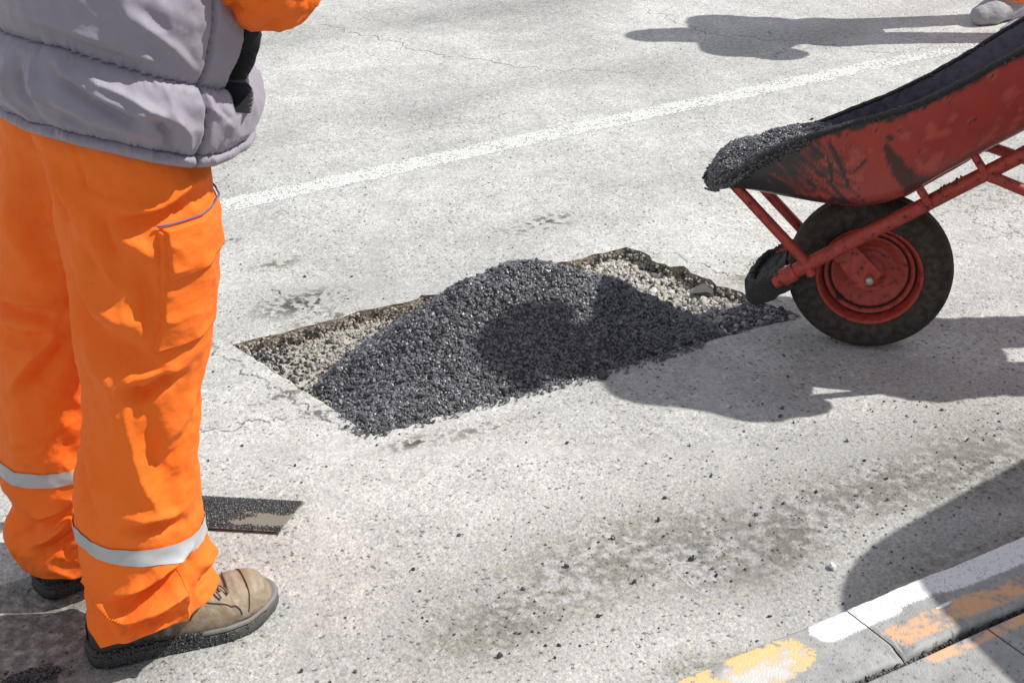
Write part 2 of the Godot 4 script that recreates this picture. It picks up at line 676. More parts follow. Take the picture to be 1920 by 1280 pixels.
func road_textures(m: StandardMaterial3D):
	# close-up grain: pale worn stones in a grey binder, 0.8 m repeat
	var S := 1024
	var cell := FastNoiseLite.new()
	cell.seed = 11
	cell.noise_type = FastNoiseLite.TYPE_CELLULAR
	cell.frequency = 0.14
	cell.fractal_type = FastNoiseLite.FRACTAL_NONE
	cell.cellular_return_type = FastNoiseLite.RETURN_CELL_VALUE
	var edge: FastNoiseLite = cell.duplicate()
	edge.cellular_return_type = FastNoiseLite.RETURN_DISTANCE
	var pit := FastNoiseLite.new()
	pit.seed = 15
	pit.noise_type = FastNoiseLite.TYPE_SIMPLEX_SMOOTH
	pit.frequency = 0.06
	pit.fractal_octaves = 3
	var a := cell.get_seamless_image(S, S).get_data()
	var b := edge.get_seamless_image(S, S).get_data()
	var c := pit.get_seamless_image(S, S).get_data()
	var d := noise(16, 0.16, 2).get_seamless_image(S, S).get_data()
	var alb := PackedByteArray()
	alb.resize(S * S * 3)
	var hgt := PackedByteArray()
	hgt.resize(S * S)
	for i in S * S:
		var e := b[i] / 255.0
		var stone := a[i] / 255.0
		var p := c[i] / 255.0
		var f := d[i] / 255.0
		var v := 0.86 + 0.06 * (stone - 0.5) - 0.08 * e * e + 0.10 * (f - 0.5) + 0.16 * (p - 0.5)
		var h := 0.55 + 0.30 * (stone - 0.5) - 0.5 * e * e + 0.25 * (f - 0.5) + 0.55 * (p - 0.5)
		if p < 0.21:
			var k := (0.21 - p) * 6.0
			v *= maxf(0.30, 1.0 - k * 0.8)
			h -= k * 0.25
		if stone > 0.93:
			v = maxf(v, 0.93)
		elif stone < 0.012:
			v *= 0.7
		v = clampf(v, 0.05, 1.0)
		alb[i * 3] = int(v * 255)
		alb[i * 3 + 1] = int(v * 254)
		alb[i * 3 + 2] = int(v * (252 if stone < 0.6 else 245))
		hgt[i] = int(clampf(h, 0.0, 1.0) * 255)
	m.albedo_texture = ImageTexture.create_from_image(Image.create_from_data(S, S, false, Image.FORMAT_RGB8, alb))
	m.uv1_scale = Vector3.ONE / 0.8
	m.heightmap_enabled = true
	m.heightmap_texture = ImageTexture.create_from_image(Image.create_from_data(S, S, false, Image.FORMAT_L8, hgt))
	m.heightmap_scale = 0.24
	# the large map: wear, dirt, painted shade, oil bands and cracks over 5.5 m
	var Q := 1536
	var w := 5.5
	var x0 := -2.75
	var z0 := -6.6
	var n1 := noise(51, 0.004, 5).get_image(Q, Q).get_data()
	var n2 := noise(52, 0.022, 4).get_image(Q, Q).get_data()
	var n3 := noise(53, 0.11, 3).get_image(Q, Q).get_data()
	var map := PackedFloat32Array()
	map.resize(Q * Q)
	var warm := PackedFloat32Array()
	warm.resize(Q * Q)
	for j in Q:
		var z := z0 + w * j / Q
		for i in Q:
			var x := x0 + w * i / Q
			var o := j * Q + i
			var g1 := n1[o] / 255.0 - 0.5
			var g2 := n2[o] / 255.0 - 0.5
			var g3 := n3[o] / 255.0 - 0.5
			var v := 0.90 + 0.14 * g1 + 0.11 * g2 + 0.15 * g3
			var wm := 0.0
			# across and along the kerb
			var t := (x - KO.x) * KN.x + (z - KO.z) * KN.z
			var s := (x - KO.x) * KD.x + (z - KO.z) * KD.z
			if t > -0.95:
				var dirt_and_shade := 0.0
				dirt_and_shade = maxf(dirt_and_shade, smoothstep(-0.16, -0.03, t + g1 * 0.16 + g2 * 0.10) * 0.9)
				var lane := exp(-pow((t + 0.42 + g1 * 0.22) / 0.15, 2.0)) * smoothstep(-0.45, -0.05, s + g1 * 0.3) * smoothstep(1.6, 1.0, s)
				dirt_and_shade = maxf(dirt_and_shade, lane * 0.85)
				dirt_and_shade *= clampf(0.72 + 1.5 * g2 + 2.6 * g3, 0.0, 1.25)
				# shade painted in by the feet, shade over real dirt by the kerb
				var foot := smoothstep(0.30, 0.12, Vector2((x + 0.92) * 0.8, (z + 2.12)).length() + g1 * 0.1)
				dirt_and_shade = maxf(dirt_and_shade, foot * clampf(0.85 + 2.0 * g3 + 1.0 * g2, 0.0, 1.2))
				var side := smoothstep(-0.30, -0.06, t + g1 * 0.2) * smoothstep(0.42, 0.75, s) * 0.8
				dirt_and_shade = maxf(dirt_and_shade, side * clampf(0.85 + 2.0 * g3 + 1.0 * g2, 0.0, 1.2))
				v -= dirt_and_shade * 0.31
				wm = dirt_and_shade
			# faint tyre band along the far lane
			var far_t := t + 2.93 + g1 * 0.25
			v -= 0.12 * exp(-far_t * far_t / 0.012) * (0.6 + 1.2 * g2)
			far_t = t + 3.9 + g1 * 0.2
			v -= 0.10 * exp(-far_t * far_t / 0.03)
			# paler rim along the near edge of the hole
			var rim := smoothstep(0.0, 0.22, minf(minf(x - x0, x0 + w - x), minf(z - z0, z0 + w - z)))
			map[o] = lerpf(0.89, v, rim)
			warm[o] = wm * rim
	# dirt blots (x, z, half length, half width, strength)
	var rr := RandomNumberGenerator.new()
	rr.seed = 5
	for e in [[-0.52, -3.47, 0.12, 0.06, 0.45], [-0.45, -3.38, 0.09, 0.03, 0.35], [-0.30, -3.36, 0.05, 0.03, 0.4], [0.08, -3.98, 0.11, 0.05, 0.42], [-0.40, -2.93, 0.05, 0.03, 0.5], [-0.50, -3.00, 0.06, 0.03, 0.35], [0.62, -3.62, 0.1, 0.05, 0.25], [0.85, -3.75, 0.14, 0.05, 0.3], [-0.62, -3.70, 0.07, 0.03, 0.3], [-0.77, -3.85, 0.03, 0.015, 0.7], [1.35, -4.2, 0.2, 0.1, 0.2], [-0.2, -2.80, 0.08, 0.02, 0.45], [-0.05, -2.86, 0.10, 0.02, 0.35]]:
		for j in range(int((e[1] - 0.25 - z0) / w * Q), int((e[1] + 0.25 - z0) / w * Q)):
			for i in range(int((e[0] - 0.3 - x0) / w * Q), int((e[0] + 0.3 - x0) / w * Q)):
				if i < 0 or j < 0 or i >= Q or j >= Q:
					continue
				var px: float = x0 + w * i / Q - e[0]
				var pz: float = z0 + w * j / Q - e[1]
				var u: float = (px * KD.x + pz * KD.z) / e[2]
				var vv: float = (px * KN.x + pz * KN.z) / e[3]
				var o := j * Q + i
				var k: float = exp(-(u * u + vv * vv)) * clampf(0.25 + 6.0 * (n3[o] / 255.0 - 0.5) + 3.0 * (n2[o] / 255.0 - 0.5), 0.0, 1.3)
				map[o] -= k * e[4]
				warm[o] = maxf(warm[o], k * 1.2)
	# cracks
	for e in [
		[[[-0.72, -3.28], [-0.62, -3.13], [-0.50, -3.0], [-0.42, -2.91], [-0.33, -2.83]], 0.55],
		[[[-0.85, -2.85], [-0.66, -2.84], [-0.55, -2.88], [-0.40, -2.93], [-0.32, -2.88]], 0.5],
		[[[-0.75, -6.0], [-0.35, -5.65], [-0.2, -5.55], [0.1, -5.4], [0.45, -5.38]], 0.5],
		[[[0.55, -6.2], [0.75, -5.85], [1.1, -5.75], [1.35, -5.6], [1.7, -5.7]], 0.4],
		[[[1.0, -5.9], [1.05, -5.7], [0.95, -5.55]], 0.4],
		[[[1.15, -4.5], [1.3, -4.2], [1.28, -4.0], [1.45, -3.8]], 0.35],
		[[[1.05, -4.0], [1.25, -4.05], [1.5, -4.15]], 0.35],
		[[[1.2, -3.85], [1.35, -3.9], [1.42, -4.1]], 0.3],
		[[[-0.60, -3.55], [-0.50, -3.45], [-0.42, -3.40]], 0.6],
		[[[0.6, -3.70], [0.75, -3.78], [0.95, -3.72]], 0.4],
		[[[-0.9, -4.6], [-0.5, -4.65], [0.0, -4.9]], 0.2],
		[[[0.35, -3.82], [0.5, -3.68], [0.62, -3.58], [0.71, -3.44]], 0.35]]:
		var pts: Array = e[0]
		for k in pts.size() - 1:
			var a0 := Vector2(pts[k][0], pts[k][1])
			var b0 := Vector2(pts[k + 1][0], pts[k + 1][1])
			var steps := int(a0.distance_to(b0) / 0.002)
			for q in steps:
				var p := a0.lerp(b0, float(q) / steps)
				var wob: float = SH.wob.get_noise_2d(p.x * 12.0, p.y * 12.0) * 0.035 + SH.wob.get_noise_2d(p.x * 70.0, p.y * 70.0) * 0.008 if SH.has("wob") else 0.0
				if not SH.has("wob"):
					SH.wob = noise(61, 1.0, 2)
				p += (b0 - a0).normalized().orthogonal() * wob
				var i := int((p.x - x0) / w * Q)
				var j := int((p.y - z0) / w * Q)
				if i < 1 or j < 1 or i >= Q - 1 or j >= Q - 1:
					continue
				var st: float = e[1] * 0.8 * clampf(0.5 + rr.randf() * 0.5 + SH.wob.get_noise_2d(p.x * 30.0 + 9.0, p.y * 30.0), 0.0, 1.0)
				map[j * Q + i] = minf(map[j * Q + i], 0.86 - st)
				if rr.randf() < 0.35:
					var jj := j + rr.randi_range(-1, 1)
					map[jj * Q + i] = minf(map[jj * Q + i], 0.88 - st * 0.6)
	var rgb := PackedByteArray()
	rgb.resize(Q * Q * 3)
	for o in Q * Q:
		var v := clampf(map[o], 0.06, 1.0)
		var wm := warm[o]
		rgb[o * 3] = int(v * 255)
		rgb[o * 3 + 1] = int(v * (254 - 3 * wm))
		rgb[o * 3 + 2] = int(v * (252 - 12 * clampf(wm, 0.0, 1.2)))
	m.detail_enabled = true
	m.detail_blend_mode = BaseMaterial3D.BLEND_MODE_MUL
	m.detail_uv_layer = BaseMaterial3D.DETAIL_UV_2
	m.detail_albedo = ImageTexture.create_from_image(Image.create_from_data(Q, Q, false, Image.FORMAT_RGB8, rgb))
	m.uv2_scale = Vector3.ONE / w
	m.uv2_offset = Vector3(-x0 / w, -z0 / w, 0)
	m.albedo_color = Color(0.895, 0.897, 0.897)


# a thin coat of paint: runs of cells that "keep" holds, on a sheet at height y
func paint(origin: Vector3, du: Vector3, dv: Vector3, s0: float, s1: float, t0: float, t1: float, cell: float, keep: Callable, thick := 0.0015) -> ArrayMesh:
	var V := PackedVector3Array()
	var I := PackedInt32Array()
	var up := Vector3(0, thick, 0)
	var nt := int((t1 - t0) / cell)
	var ns := int((s1 - s0) / cell)
	for j in nt:
		var t := t0 + j * cell
		var start := -1
		for i in ns + 1:
			var on: bool = i < ns and keep.call(s0 + (i + 0.5) * cell, t + cell / 2)
			if on and start < 0:
				start = i
			elif not on and start >= 0:
				var b := V.size()
				for q in [[s0 + start * cell, t], [s0 + i * cell, t], [s0 + i * cell, t + cell], [s0 + start * cell, t + cell]]:
					V.append(origin + du * q[0] + dv * q[1] + up)
				I.append_array([b, b + 2, b + 1, b, b + 3, b + 2])
				start = -1
	var N := PackedVector3Array()
	N.resize(V.size())
	N.fill(Vector3.UP)
	if V.size() and (V[I[2]] - V[I[0]]).cross(V[I[1]] - V[I[0]]).y < 0.0:
		for k in range(0, I.size(), 3):
			var q := I[k + 1]
			I[k + 1] = I[k + 2]
			I[k + 2] = q
	return arr(V, I, N)


func build_lane_line():
	var n := noise(71, 60.0, 3)
	var n2 := noise(72, 6.0, 3)
	var dir := Vector3(0.845, 0, -0.535).normalized()
	var across := Vector3(-dir.z, 0, dir.x)
	var keep := func(s: float, t: float) -> bool:
		# the line bends a little along its way
		var bend := -0.012 * s + 0.009 * s * s * 0.5
		var q := absf(t - bend) / 0.049
		var wear := 0.30 + 0.55 * smoothstep(2.3, 3.2, s) + 0.15 * n2.get_noise_2d(s, t * 2.0)
		var v := n.get_noise_2d(s, t) * 1.25 + n2.get_noise_2d(s * 1.5 + 5.0, t * 3.0) * 0.5
		return q < 1.0 + 0.10 * n.get_noise_2d(s * 0.4, 3.0) and v > -0.75 + wear * 0.9 + smoothstep(0.6, 1.05, q) * 0.35
	var o := put("lane_line", paint(Vector3(-0.836, 0.0, -4.09), dir, across, -1.3, 4.2, -0.09, 0.09, 0.0055, keep, 0.0008), M.lane_paint)
	tag(o, "worn white painted line running along the grey road", "road marking")


# ------------------------------------------------------------------ kerb and pavement
func paint_noise():
	SH.k1 = noise(82, 55.0, 3)
	SH.k2 = noise(83, 12.0, 3)
	SH.k3 = noise(84, 160.0, 2)


# colour of the kerb top (and of the first slabs) at s along, t across: worn paint on grey stone
func kerb_colour(s: float, t: float, slab := false) -> Color:
	var w: float = SH.k1.get_noise_2d(s, t)
	var w2: float = SH.k2.get_noise_2d(s, t)
	var w3: float = SH.k3.get_noise_2d(s, t)
	var g := 0.30 + 0.07 * w2 + 0.05 * w + 0.05 * w3
	var c := Color(g, g * 0.995, g * 0.955)
	if w3 + w * 0.5 < -0.66:
		c = Color(0.12, 0.115, 0.105)
	if slab:
		# overspray of the orange line
		var a := smoothstep(0.385, 0.40, s + w * 0.008) * smoothstep(0.189, 0.180, t + w2 * 0.008)
		a *= clampf(0.62 + 1.5 * w2 + 0.8 * w, 0.0, 0.9)
		return c.lerp(Color(0.70, 0.40, 0.22), a)
	# white band with a rounded end
	var low: float = 0.059 + SH.k2.get_noise_2d(s, 1.0) * 0.004 + 0.006 * smoothstep(0.5, 0.75, s)
	low -= 0.012 * smoothstep(0.42, 0.455, s) * smoothstep(0.56, 0.52, s) * (0.6 + 0.8 * absf(SH.k1.get_noise_2d(s * 0.7, 3.0)))
	var end := s - (0.272 + 0.020 * pow(absf(t - 0.030) / 0.030, 2.0))
	var white := smoothstep(-0.001, 0.003, end + w3 * 0.006 + w * 0.004) * smoothstep(0.0022, -0.0022, t - low + w3 * 0.005) * smoothstep(0.001, 0.005, t + w * 0.003)
	white *= clampf(1.0 - smoothstep(0.35, 0.55, w + 0.5 * w3) * 0.55, 0.0, 1.0)
	white *= 1.0 - 0.75 * smoothstep(0.40, 0.55, w3 * 0.8 + w2 * 0.45)
	# a flake of white
	white = maxf(white, smoothstep(1.0, 0.8, Vector2((s - 0.512) / 0.016, (t - 0.081) / 0.0035).length() + w * 0.7))
	# orange band
	var lo: float = 0.077 + 0.012 * smoothstep(0.5, 0.75, s) + SH.k2.get_noise_2d(s, 4.0) * 0.003
	var start := s - 0.373 - (t - 0.08) * 0.22
	var orange := smoothstep(0.0, 0.005, start + w * 0.006 + w3 * 0.006) * smoothstep(-0.002, 0.004, t - lo + w * 0.003 + w3 * 0.004) * smoothstep(0.131, 0.122, t + w2 * 0.006)
	orange *= clampf(0.70 + 1.1 * w2 + 0.75 * w, 0.12, 0.97)
	# yellow patch, paler in the middle
	var q := Vector2((s - 0.120) / 0.128, (t - 0.049) / 0.047)
	var edge := pow(absf(q.x), 3.0) + pow(absf(q.y), 3.0)
	var yellow := smoothstep(1.08, 0.92, edge + w * 0.45 + w2 * 0.3 + w3 * 0.35)
	yellow *= smoothstep(-0.30, 0.02, w2 + 0.55 * w + 0.28 * (s - 0.05) / 0.2)
	var bare := smoothstep(1.15, 0.55, Vector2((s - 0.150) / 0.075, (t - 0.060) / 0.032).length() + w2 * 0.8 + w * 0.4)
	c = c.lerp(Color(0.71, 0.50, 0.20), yellow * (1.0 - bare) * 0.8)
	c = c.lerp(Color(0.60, 0.58, 0.54), bare * smoothstep(1.2, 0.9, edge) * 0.8)
	c = c.lerp(Color(0.72, 0.38, 0.18), orange * 0.9)
	c = c.lerp(Color(0.71, 0.71, 0.70), white)
	return c


func build_kerb():
	paint_noise()
	var kerb := Node3D.new()
	kerb.name = "kerb"
	kerb.set_meta("kind", "structure")
	add_child(kerb)
	var n := noise(81, 14.0, 4)
	for k in range(-4, 6):
		var a := 0.366 + k + 0.0012
		var b := 0.366 + k + 1 - 0.0012
		var near := k == -1 or k == 0
		var prof := [Vector2(0.0, -0.05), Vector2(0.0, 0.055), Vector2(0.001, 0.105), Vector2(0.003, 0.1145), Vector2(0.007, 0.1185)]
		var top := 50 if near else 6
		for j in top:
			prof.append(Vector2(lerpf(0.011, 0.134, j / (top - 1.0)), 0.1203))
		prof.append_array([Vector2(0.139, 0.1192), Vector2(0.1425, 0.1165), Vector2(0.144, 0.110), Vector2(0.145, -0.05)])
		var V := PackedVector3Array()
		var C := PackedColorArray()
		var nu := prof.size()
		var nv := 400 if near else 40
		for j in nv:
			var s := lerpf(a, b, float(j) / (nv - 1))
			var drop := -0.0016 * (1.0 - smoothstep(0.0, 0.006, minf(s - a, b - s)))
			var wander := n.get_noise_2d(s * 0.3, 7.0) * 0.003
			for p in prof:
				var q: Vector2 = p + Vector2(wander, 0.0)
				q.x += n.get_noise_3d(s, p.x, p.y) * 0.002 * (1.0 if p.x > 0.131 or p.x < 0.01 else 0.2)
				if p.y > 0.1:
					q.y += n.get_noise_2d(s * 1.7, p.x * 3.0) * 0.0007 + drop
					# chipped rear corner at the joint
					var chip := exp(-pow((s - 0.362) / 0.022, 2.0)) * smoothstep(0.105, 0.135, p.x + n.get_noise_2d(s * 5.0, 2.0) * 0.02)
					q.y -= 0.010 * chip
				V.append(kerb_point(s, q.x, q.y))
				C.append(kerb_colour(s, p.x))
		var I := grid_index(nu, nv, false, false)
		var N := smooth_normals(V, I)
		if N[nu / 2 + nu * (nv / 2)].y < 0.0:
			I = grid_index(nu, nv, false, true)
			N = smooth_normals(V, I)
		put("kerb_stone", arr(V, I, N, C), M.kerbv, kerb)


func build_pavement():
	var pave := Node3D.new()
	pave.name = "pavement"
	pave.set_meta("kind", "structure")
	add_child(pave)
	# dirty mortar under the slabs, seen in the joints
	var P := PackedVector3Array()
	for t in [0.143, 6.0]:
		for s in [-8.0, 8.0]:
			P.append(kerb_point(s, t, 0.103))
	var bed := grid(P, 2, 2, false, false)
	put("joint_mortar", bed, M.joint, pave)
	# grit and mortar crumbs that fill the joint behind the kerb
	var r := RandomNumberGenerator.new()
	r.seed = 9
	var T := []
	var K := []
	for k in 1500:
		var s := r.randf_range(-0.3, 1.4)
		if absf(s - 0.36) < 0.03 and r.randf() < 0.6:
			continue
		var z := r.randf_range(0.0025, 0.007)
		T.append(Transform3D(spin(r, z), kerb_point(s, r.randf_range(0.1445, 0.1565), 0.106 + r.randf() * 0.007)))
		var b := r.randf_range(0.05, 0.16) if s < 0.42 else r.randf_range(0.02, 0.05)
		K.append(Color(b, b * 0.96, b * 0.9))
	swarm("joint_grit", chunk(19, 0.3, 0.8), M.stone, T, K, pave)
	var n := noise(91, 3.0, 3)
	var step := 0.40
	for j in 5:
		for k in range(-6, 8):
			var a := 0.530 + k * step + (0.2 if j % 2 == 1 else 0.0)
			var t0 := 0.156 + j * step
			var V := PackedVector3Array()
			var C := PackedColorArray()
			var lift := r.randf_range(-0.0012, 0.0012)
			var near := j == 0 and k >= -3 and k <= 1
			var nn := 120 if near else 14
			for v in nn:
				for u in nn:
					var fu: float = float(u) / (nn - 1)
					var fv: float = float(v) / (nn - 1)
					var s := a + 0.0016 + fu * (step - 0.0032)
					var t := t0 + 0.0016 + fv * (step - 0.0032)
					var rim := minf(minf(fu, 1.0 - fu), minf(fv, 1.0 - fv)) * step
					var y := 0.1185 - 0.004 * (1.0 - smoothstep(0.0, 0.004, rim)) if near else (0.113 if rim < 0.001 else 0.1185)
					V.append(kerb_point(s, t, y + lift + n.get_noise_2d(s, t) * 0.001))
					C.append(kerb_colour(s, t, true))
			var I := grid_index(nn, nn, false, false)
			var N := smooth_normals(V, I)
			if N[nn * (nn / 2) + nn / 2].y < 0.0:
				I = grid_index(nn, nn, false, true)
				N = smooth_normals(V, I)
			put("slab", arr(V, I, N, C), M.kerbv, pave)


# ------------------------------------------------------------------ the heap of fresh asphalt
func pile_height(p: Vector2) -> float:
	# read from a grid that is worked out once
	if not SH.has("pg"):
		var G := PackedFloat32Array()
		for v in 116:
			for u in 146:
				G.append(pile_form(Vector2(-0.70 + 0.01 * u, -3.90 + 0.01 * v)))
		SH.pg = G
	var x := clampf((p.x + 0.70) / 0.01, 0.0, 144.99)
	var y := clampf((p.y + 3.90) / 0.01, 0.0, 114.99)
	var k := int(y) * 146 + int(x)
	var g: PackedFloat32Array = SH.pg
	var f := x - int(x)
	return lerpf(lerpf(g[k], g[k + 1], f), lerpf(g[k + 146], g[k + 147], f), y - int(y))


func pile_form(p: Vector2) -> float:
	# the foot of the heap, and its crest (x, z, height)
	var foot := PackedVector2Array([Vector2(-0.300, -2.845), Vector2(0.02, -3.015), Vector2(0.34, -3.195), Vector2(0.50, -3.30), Vector2(0.44, -3.46), Vector2(0.25, -3.58), Vector2(0.05, -3.57), Vector2(-0.18, -3.50), Vector2(-0.288, -3.445), Vector2(-0.335, -3.36), Vector2(-0.395, -3.25), Vector2(-0.432, -3.18), Vector2(-0.450, -3.10), Vector2(-0.425, -3.03), Vector2(-0.355, -2.92)])
	var crest := [Vector3(-0.44, -3.09, -0.035), Vector3(-0.33, -3.12, 0.052), Vector3(-0.20, -3.165, 0.134), Vector3(-0.08, -3.215, 0.198), Vector3(0.03, -3.25, 0.236), Vector3(0.125, -3.28, 0.206), Vector3(0.214, -3.31, 0.162), Vector3(0.267, -3.33, 0.126), Vector3(0.36, -3.35, 0.050), Vector3(0.48, -3.34, -0.02)]
	var front := (p - Vector2(HOLE[1].x, HOLE[1].y)).dot((HOLE[2] - HOLE[1]).normalized().orthogonal())
	var base := lerpf(0.002, -0.042, smoothstep(0.02, 0.24, absf(front)))
	var edge := 1e9
	for k in foot.size():
		var a := foot[k]
		var ab := foot[(k + 1) % foot.size()] - a
		edge = minf(edge, p.distance_to(a + ab * clampf((p - a).dot(ab) / ab.length_squared(), 0.0, 1.0)))
	if not Geometry2D.is_point_in_polygon(p, foot):
		return base - edge
	# soft weights along the crest keep the flanks free of creases
	var sum := 0.0
	var top := 0.0
	var dist := 1e9
	for k in crest.size() - 1:
		for j in 6:
			var c: Vector3 = crest[k].lerp(crest[k + 1], j / 6.0)
			var d := p.distance_to(Vector2(c.x, c.y))
			dist = minf(dist, d)
			var w := 1.0 / (d * d * d * d + 0.00002)
			sum += w
			top += w * c.z
	top /= sum
	dist = sqrt(dist * dist + 0.0009) - 0.012
	var f := edge / (edge + maxf(dist, 0.0))
	return lerpf(base, top, f)


func build_pile():
	var pile := thing("asphalt_pile", "heap of fresh black asphalt filling the square hole in the road", "asphalt", Vector3(0, 0, -3.2))
	var loop: PackedVector2Array = SH.loop
	var n := noise(101, 9.0, 4)
	var nn := noise(102, 45.0, 3)
	var nu := 200
	var nv := 150
	var P := PackedVector3Array()
	for v in nv:
		for u in nu:
			var x := -0.62 + 1.24 * u / (nu - 1)
			var z := -3.72 + 0.98 * v / (nv - 1)
			P.append(Vector3(x, pile_surface(Vector2(x, z)), z + 3.2))
	# keep only the cells above the hole floor and inside the cut
	var I := PackedInt32Array()
	for v in nv - 1:
		for u in nu - 1:
			var a := v * nu + u
			var q := Vector2(P[a].x, P[a].z - 3.2)
			if pile_surface(q) > -0.058 and (Geometry2D.is_point_in_polygon(q, loop) or pile_height(q) > 0.004):
				I.append_array([a, a + 1, a + nu, a + 1, a + nu + 1, a + nu])
	var N := smooth_normals(P, I)
	var dark := plain(0.030, 0.031, 0.034, 0.55)
	put("mound", arr(P, I, N), dark, pile)
	var r := RandomNumberGenerator.new()
	r.seed = 33
	var meshes := [chunk(11, 0.28, 0.8), chunk(12, 0.3, 0.75), chunk(13, 0.3, 0.85), chunk(14, 0.25, 0.6)]
	var T: Array = [[], [], [], []]
	var K: Array = [[], [], [], []]
	var big := 0
	for k in 120000:
		var p := Vector2(r.randf_range(-0.62, 0.72), r.randf_range(-3.72, -2.78))
		var h := pile_surface(p)
		var inside := Geometry2D.is_point_in_polygon(p, loop)
		var spread := false
		if h < -0.040:
			# thin scatter of asphalt over the bed
			var wet := maxf(smoothstep(0.09, 0.01, edge_gap(p, 0)) * 0.4, smoothstep(0.26, 0.10, edge_gap(p, 1)) * float(p.x > 0.2) * smoothstep(0.3, 0.4, p.x) * 3.0)
			wet = maxf(wet, smoothstep(-0.085, -0.045, pile_height(p)) * 0.5)
			if not inside or r.randf() > wet * (0.12 if p.x < 0.1 else 0.30):
				continue
			h = floor_height(p) + 0.004
			spread = true
		elif not inside and pile_height(p) < 0.004:
			if r.randf() > 0.30 * smoothstep(-0.055, 0.0, pile_height(p)) * (0.4 + absf(SH.pn.get_noise_2d(p.x * 2.0, p.y * 2.0)) * 2.0) or absf(p.x) > 0.45 or p.y < -3.35:
				continue
			h = 0.002
		var s := r.randf_range(0.0042, 0.0085)
		var roll := r.randf()
		if roll < 0.006:
			s = r.randf_range(0.013, 0.019)
		elif roll < 0.11:
			s = r.randf_range(0.0085, 0.013)
		var b := 0.056 + 0.095 * r.randf()
		var tint := Color(b, b * 1.04, b * 1.14)
		if r.randf() < 0.03:
			tint = Color(0.12, 0.12, 0.12)
		var at := Vector3(p.x, h + s * 0.22, p.y + 3.2)
		if s > 0.0128 and big < 160 and not spread:
			big += 1
			var o := put("asphalt_lump", meshes[big % 4], M.tar, pile)
			o.transform = Transform3D(spin(r, s * 1.25), at)
			continue
		T[k % 4].append(Transform3D(spin(r, s), at))
		K[k % 4].append(tint)
	for k in 4:
		swarm("granules", meshes[k], M.granule, T[k], K[k], pile)


func pile_surface(p: Vector2) -> float:
	if not SH.has("pn"):
		SH.pn = noise(101, 9.0, 4)
		SH.pn2 = noise(102, 45.0, 3)
	var h := pile_height(p)
	h += SH.pn.get_noise_2dv(p) * 0.012 * smoothstep(-0.04, 0.05, h) + SH.pn2.get_noise_2dv(p) * 0.007
	return maxf(h, -0.07)


# ------------------------------------------------------------------ wheelbarrow (x to the handles, z to the near side)
func lathe_z(prof: Array, sides := 64) -> ArrayMesh:
	var V := PackedVector3Array()
	for p in prof:
		for k in sides:
			var a := TAU * k / sides
			V.append(Vector3(cos(a) * p[0], sin(a) * p[0], p[1]))
	var I := grid_index(sides, prof.size(), true, false)
	return arr(V, I, smooth_normals(V, I))


func tray_row(t: float) -> Array:
	# near rim, near bottom, far bottom, far rim at t = 0 (nose) .. 1 (back)
	var NR := [[0.0, -0.385, 0.398, 0.085], [0.10, -0.364, 0.418, 0.105], [0.19, -0.319, 0.463, 0.13], [0.29, -0.264, 0.511, 0.15], [0.40, -0.178, 0.561, 0.17], [0.49, -0.104, 0.594, 0.175], [0.60, -0.001, 0.635, 0.18], [0.70, 0.098, 0.694, 0.185], [0.80, 0.21, 0.774, 0.19], [1.0, 0.48, 0.955, 0.20]]
	var NB := [[0.0, -0.383, 0.392, 0.083], [0.10, -0.352, 0.402, 0.098], [0.19, -0.310, 0.401, 0.102], [0.29, -0.235, 0.394, 0.11], [0.40, -0.140, 0.388, 0.12], [0.49, -0.062, 0.390, 0.12], [0.60, 0.010, 0.416, 0.125], [0.70, 0.110, 0.491, 0.13], [0.80, 0.235, 0.579, 0.13], [1.0, 0.43, 0.715, 0.13]]
	var FR := [[0.0, -0.385, 0.392, -0.085], [0.10, -0.364, 0.402, -0.105], [0.19, -0.319, 0.427, -0.125], [0.29, -0.250, 0.445, -0.145], [0.40, -0.160, 0.488, -0.155], [0.49, -0.090, 0.522, -0.16], [0.60, 0.0, 0.568, -0.165], [0.70, 0.1, 0.632, -0.17], [0.80, 0.21, 0.715, -0.175], [1.0, 0.48, 0.915, -0.185]]
	var out := []
	for T in [NR, NB, NB, FR]:
		out.append(Vector3(curve_table(T, t, 1), curve_table(T, t, 2), curve_table(T, t, 3)))
	out[2].z = -out[2].z
	out[2].y -= 0.012
	return out


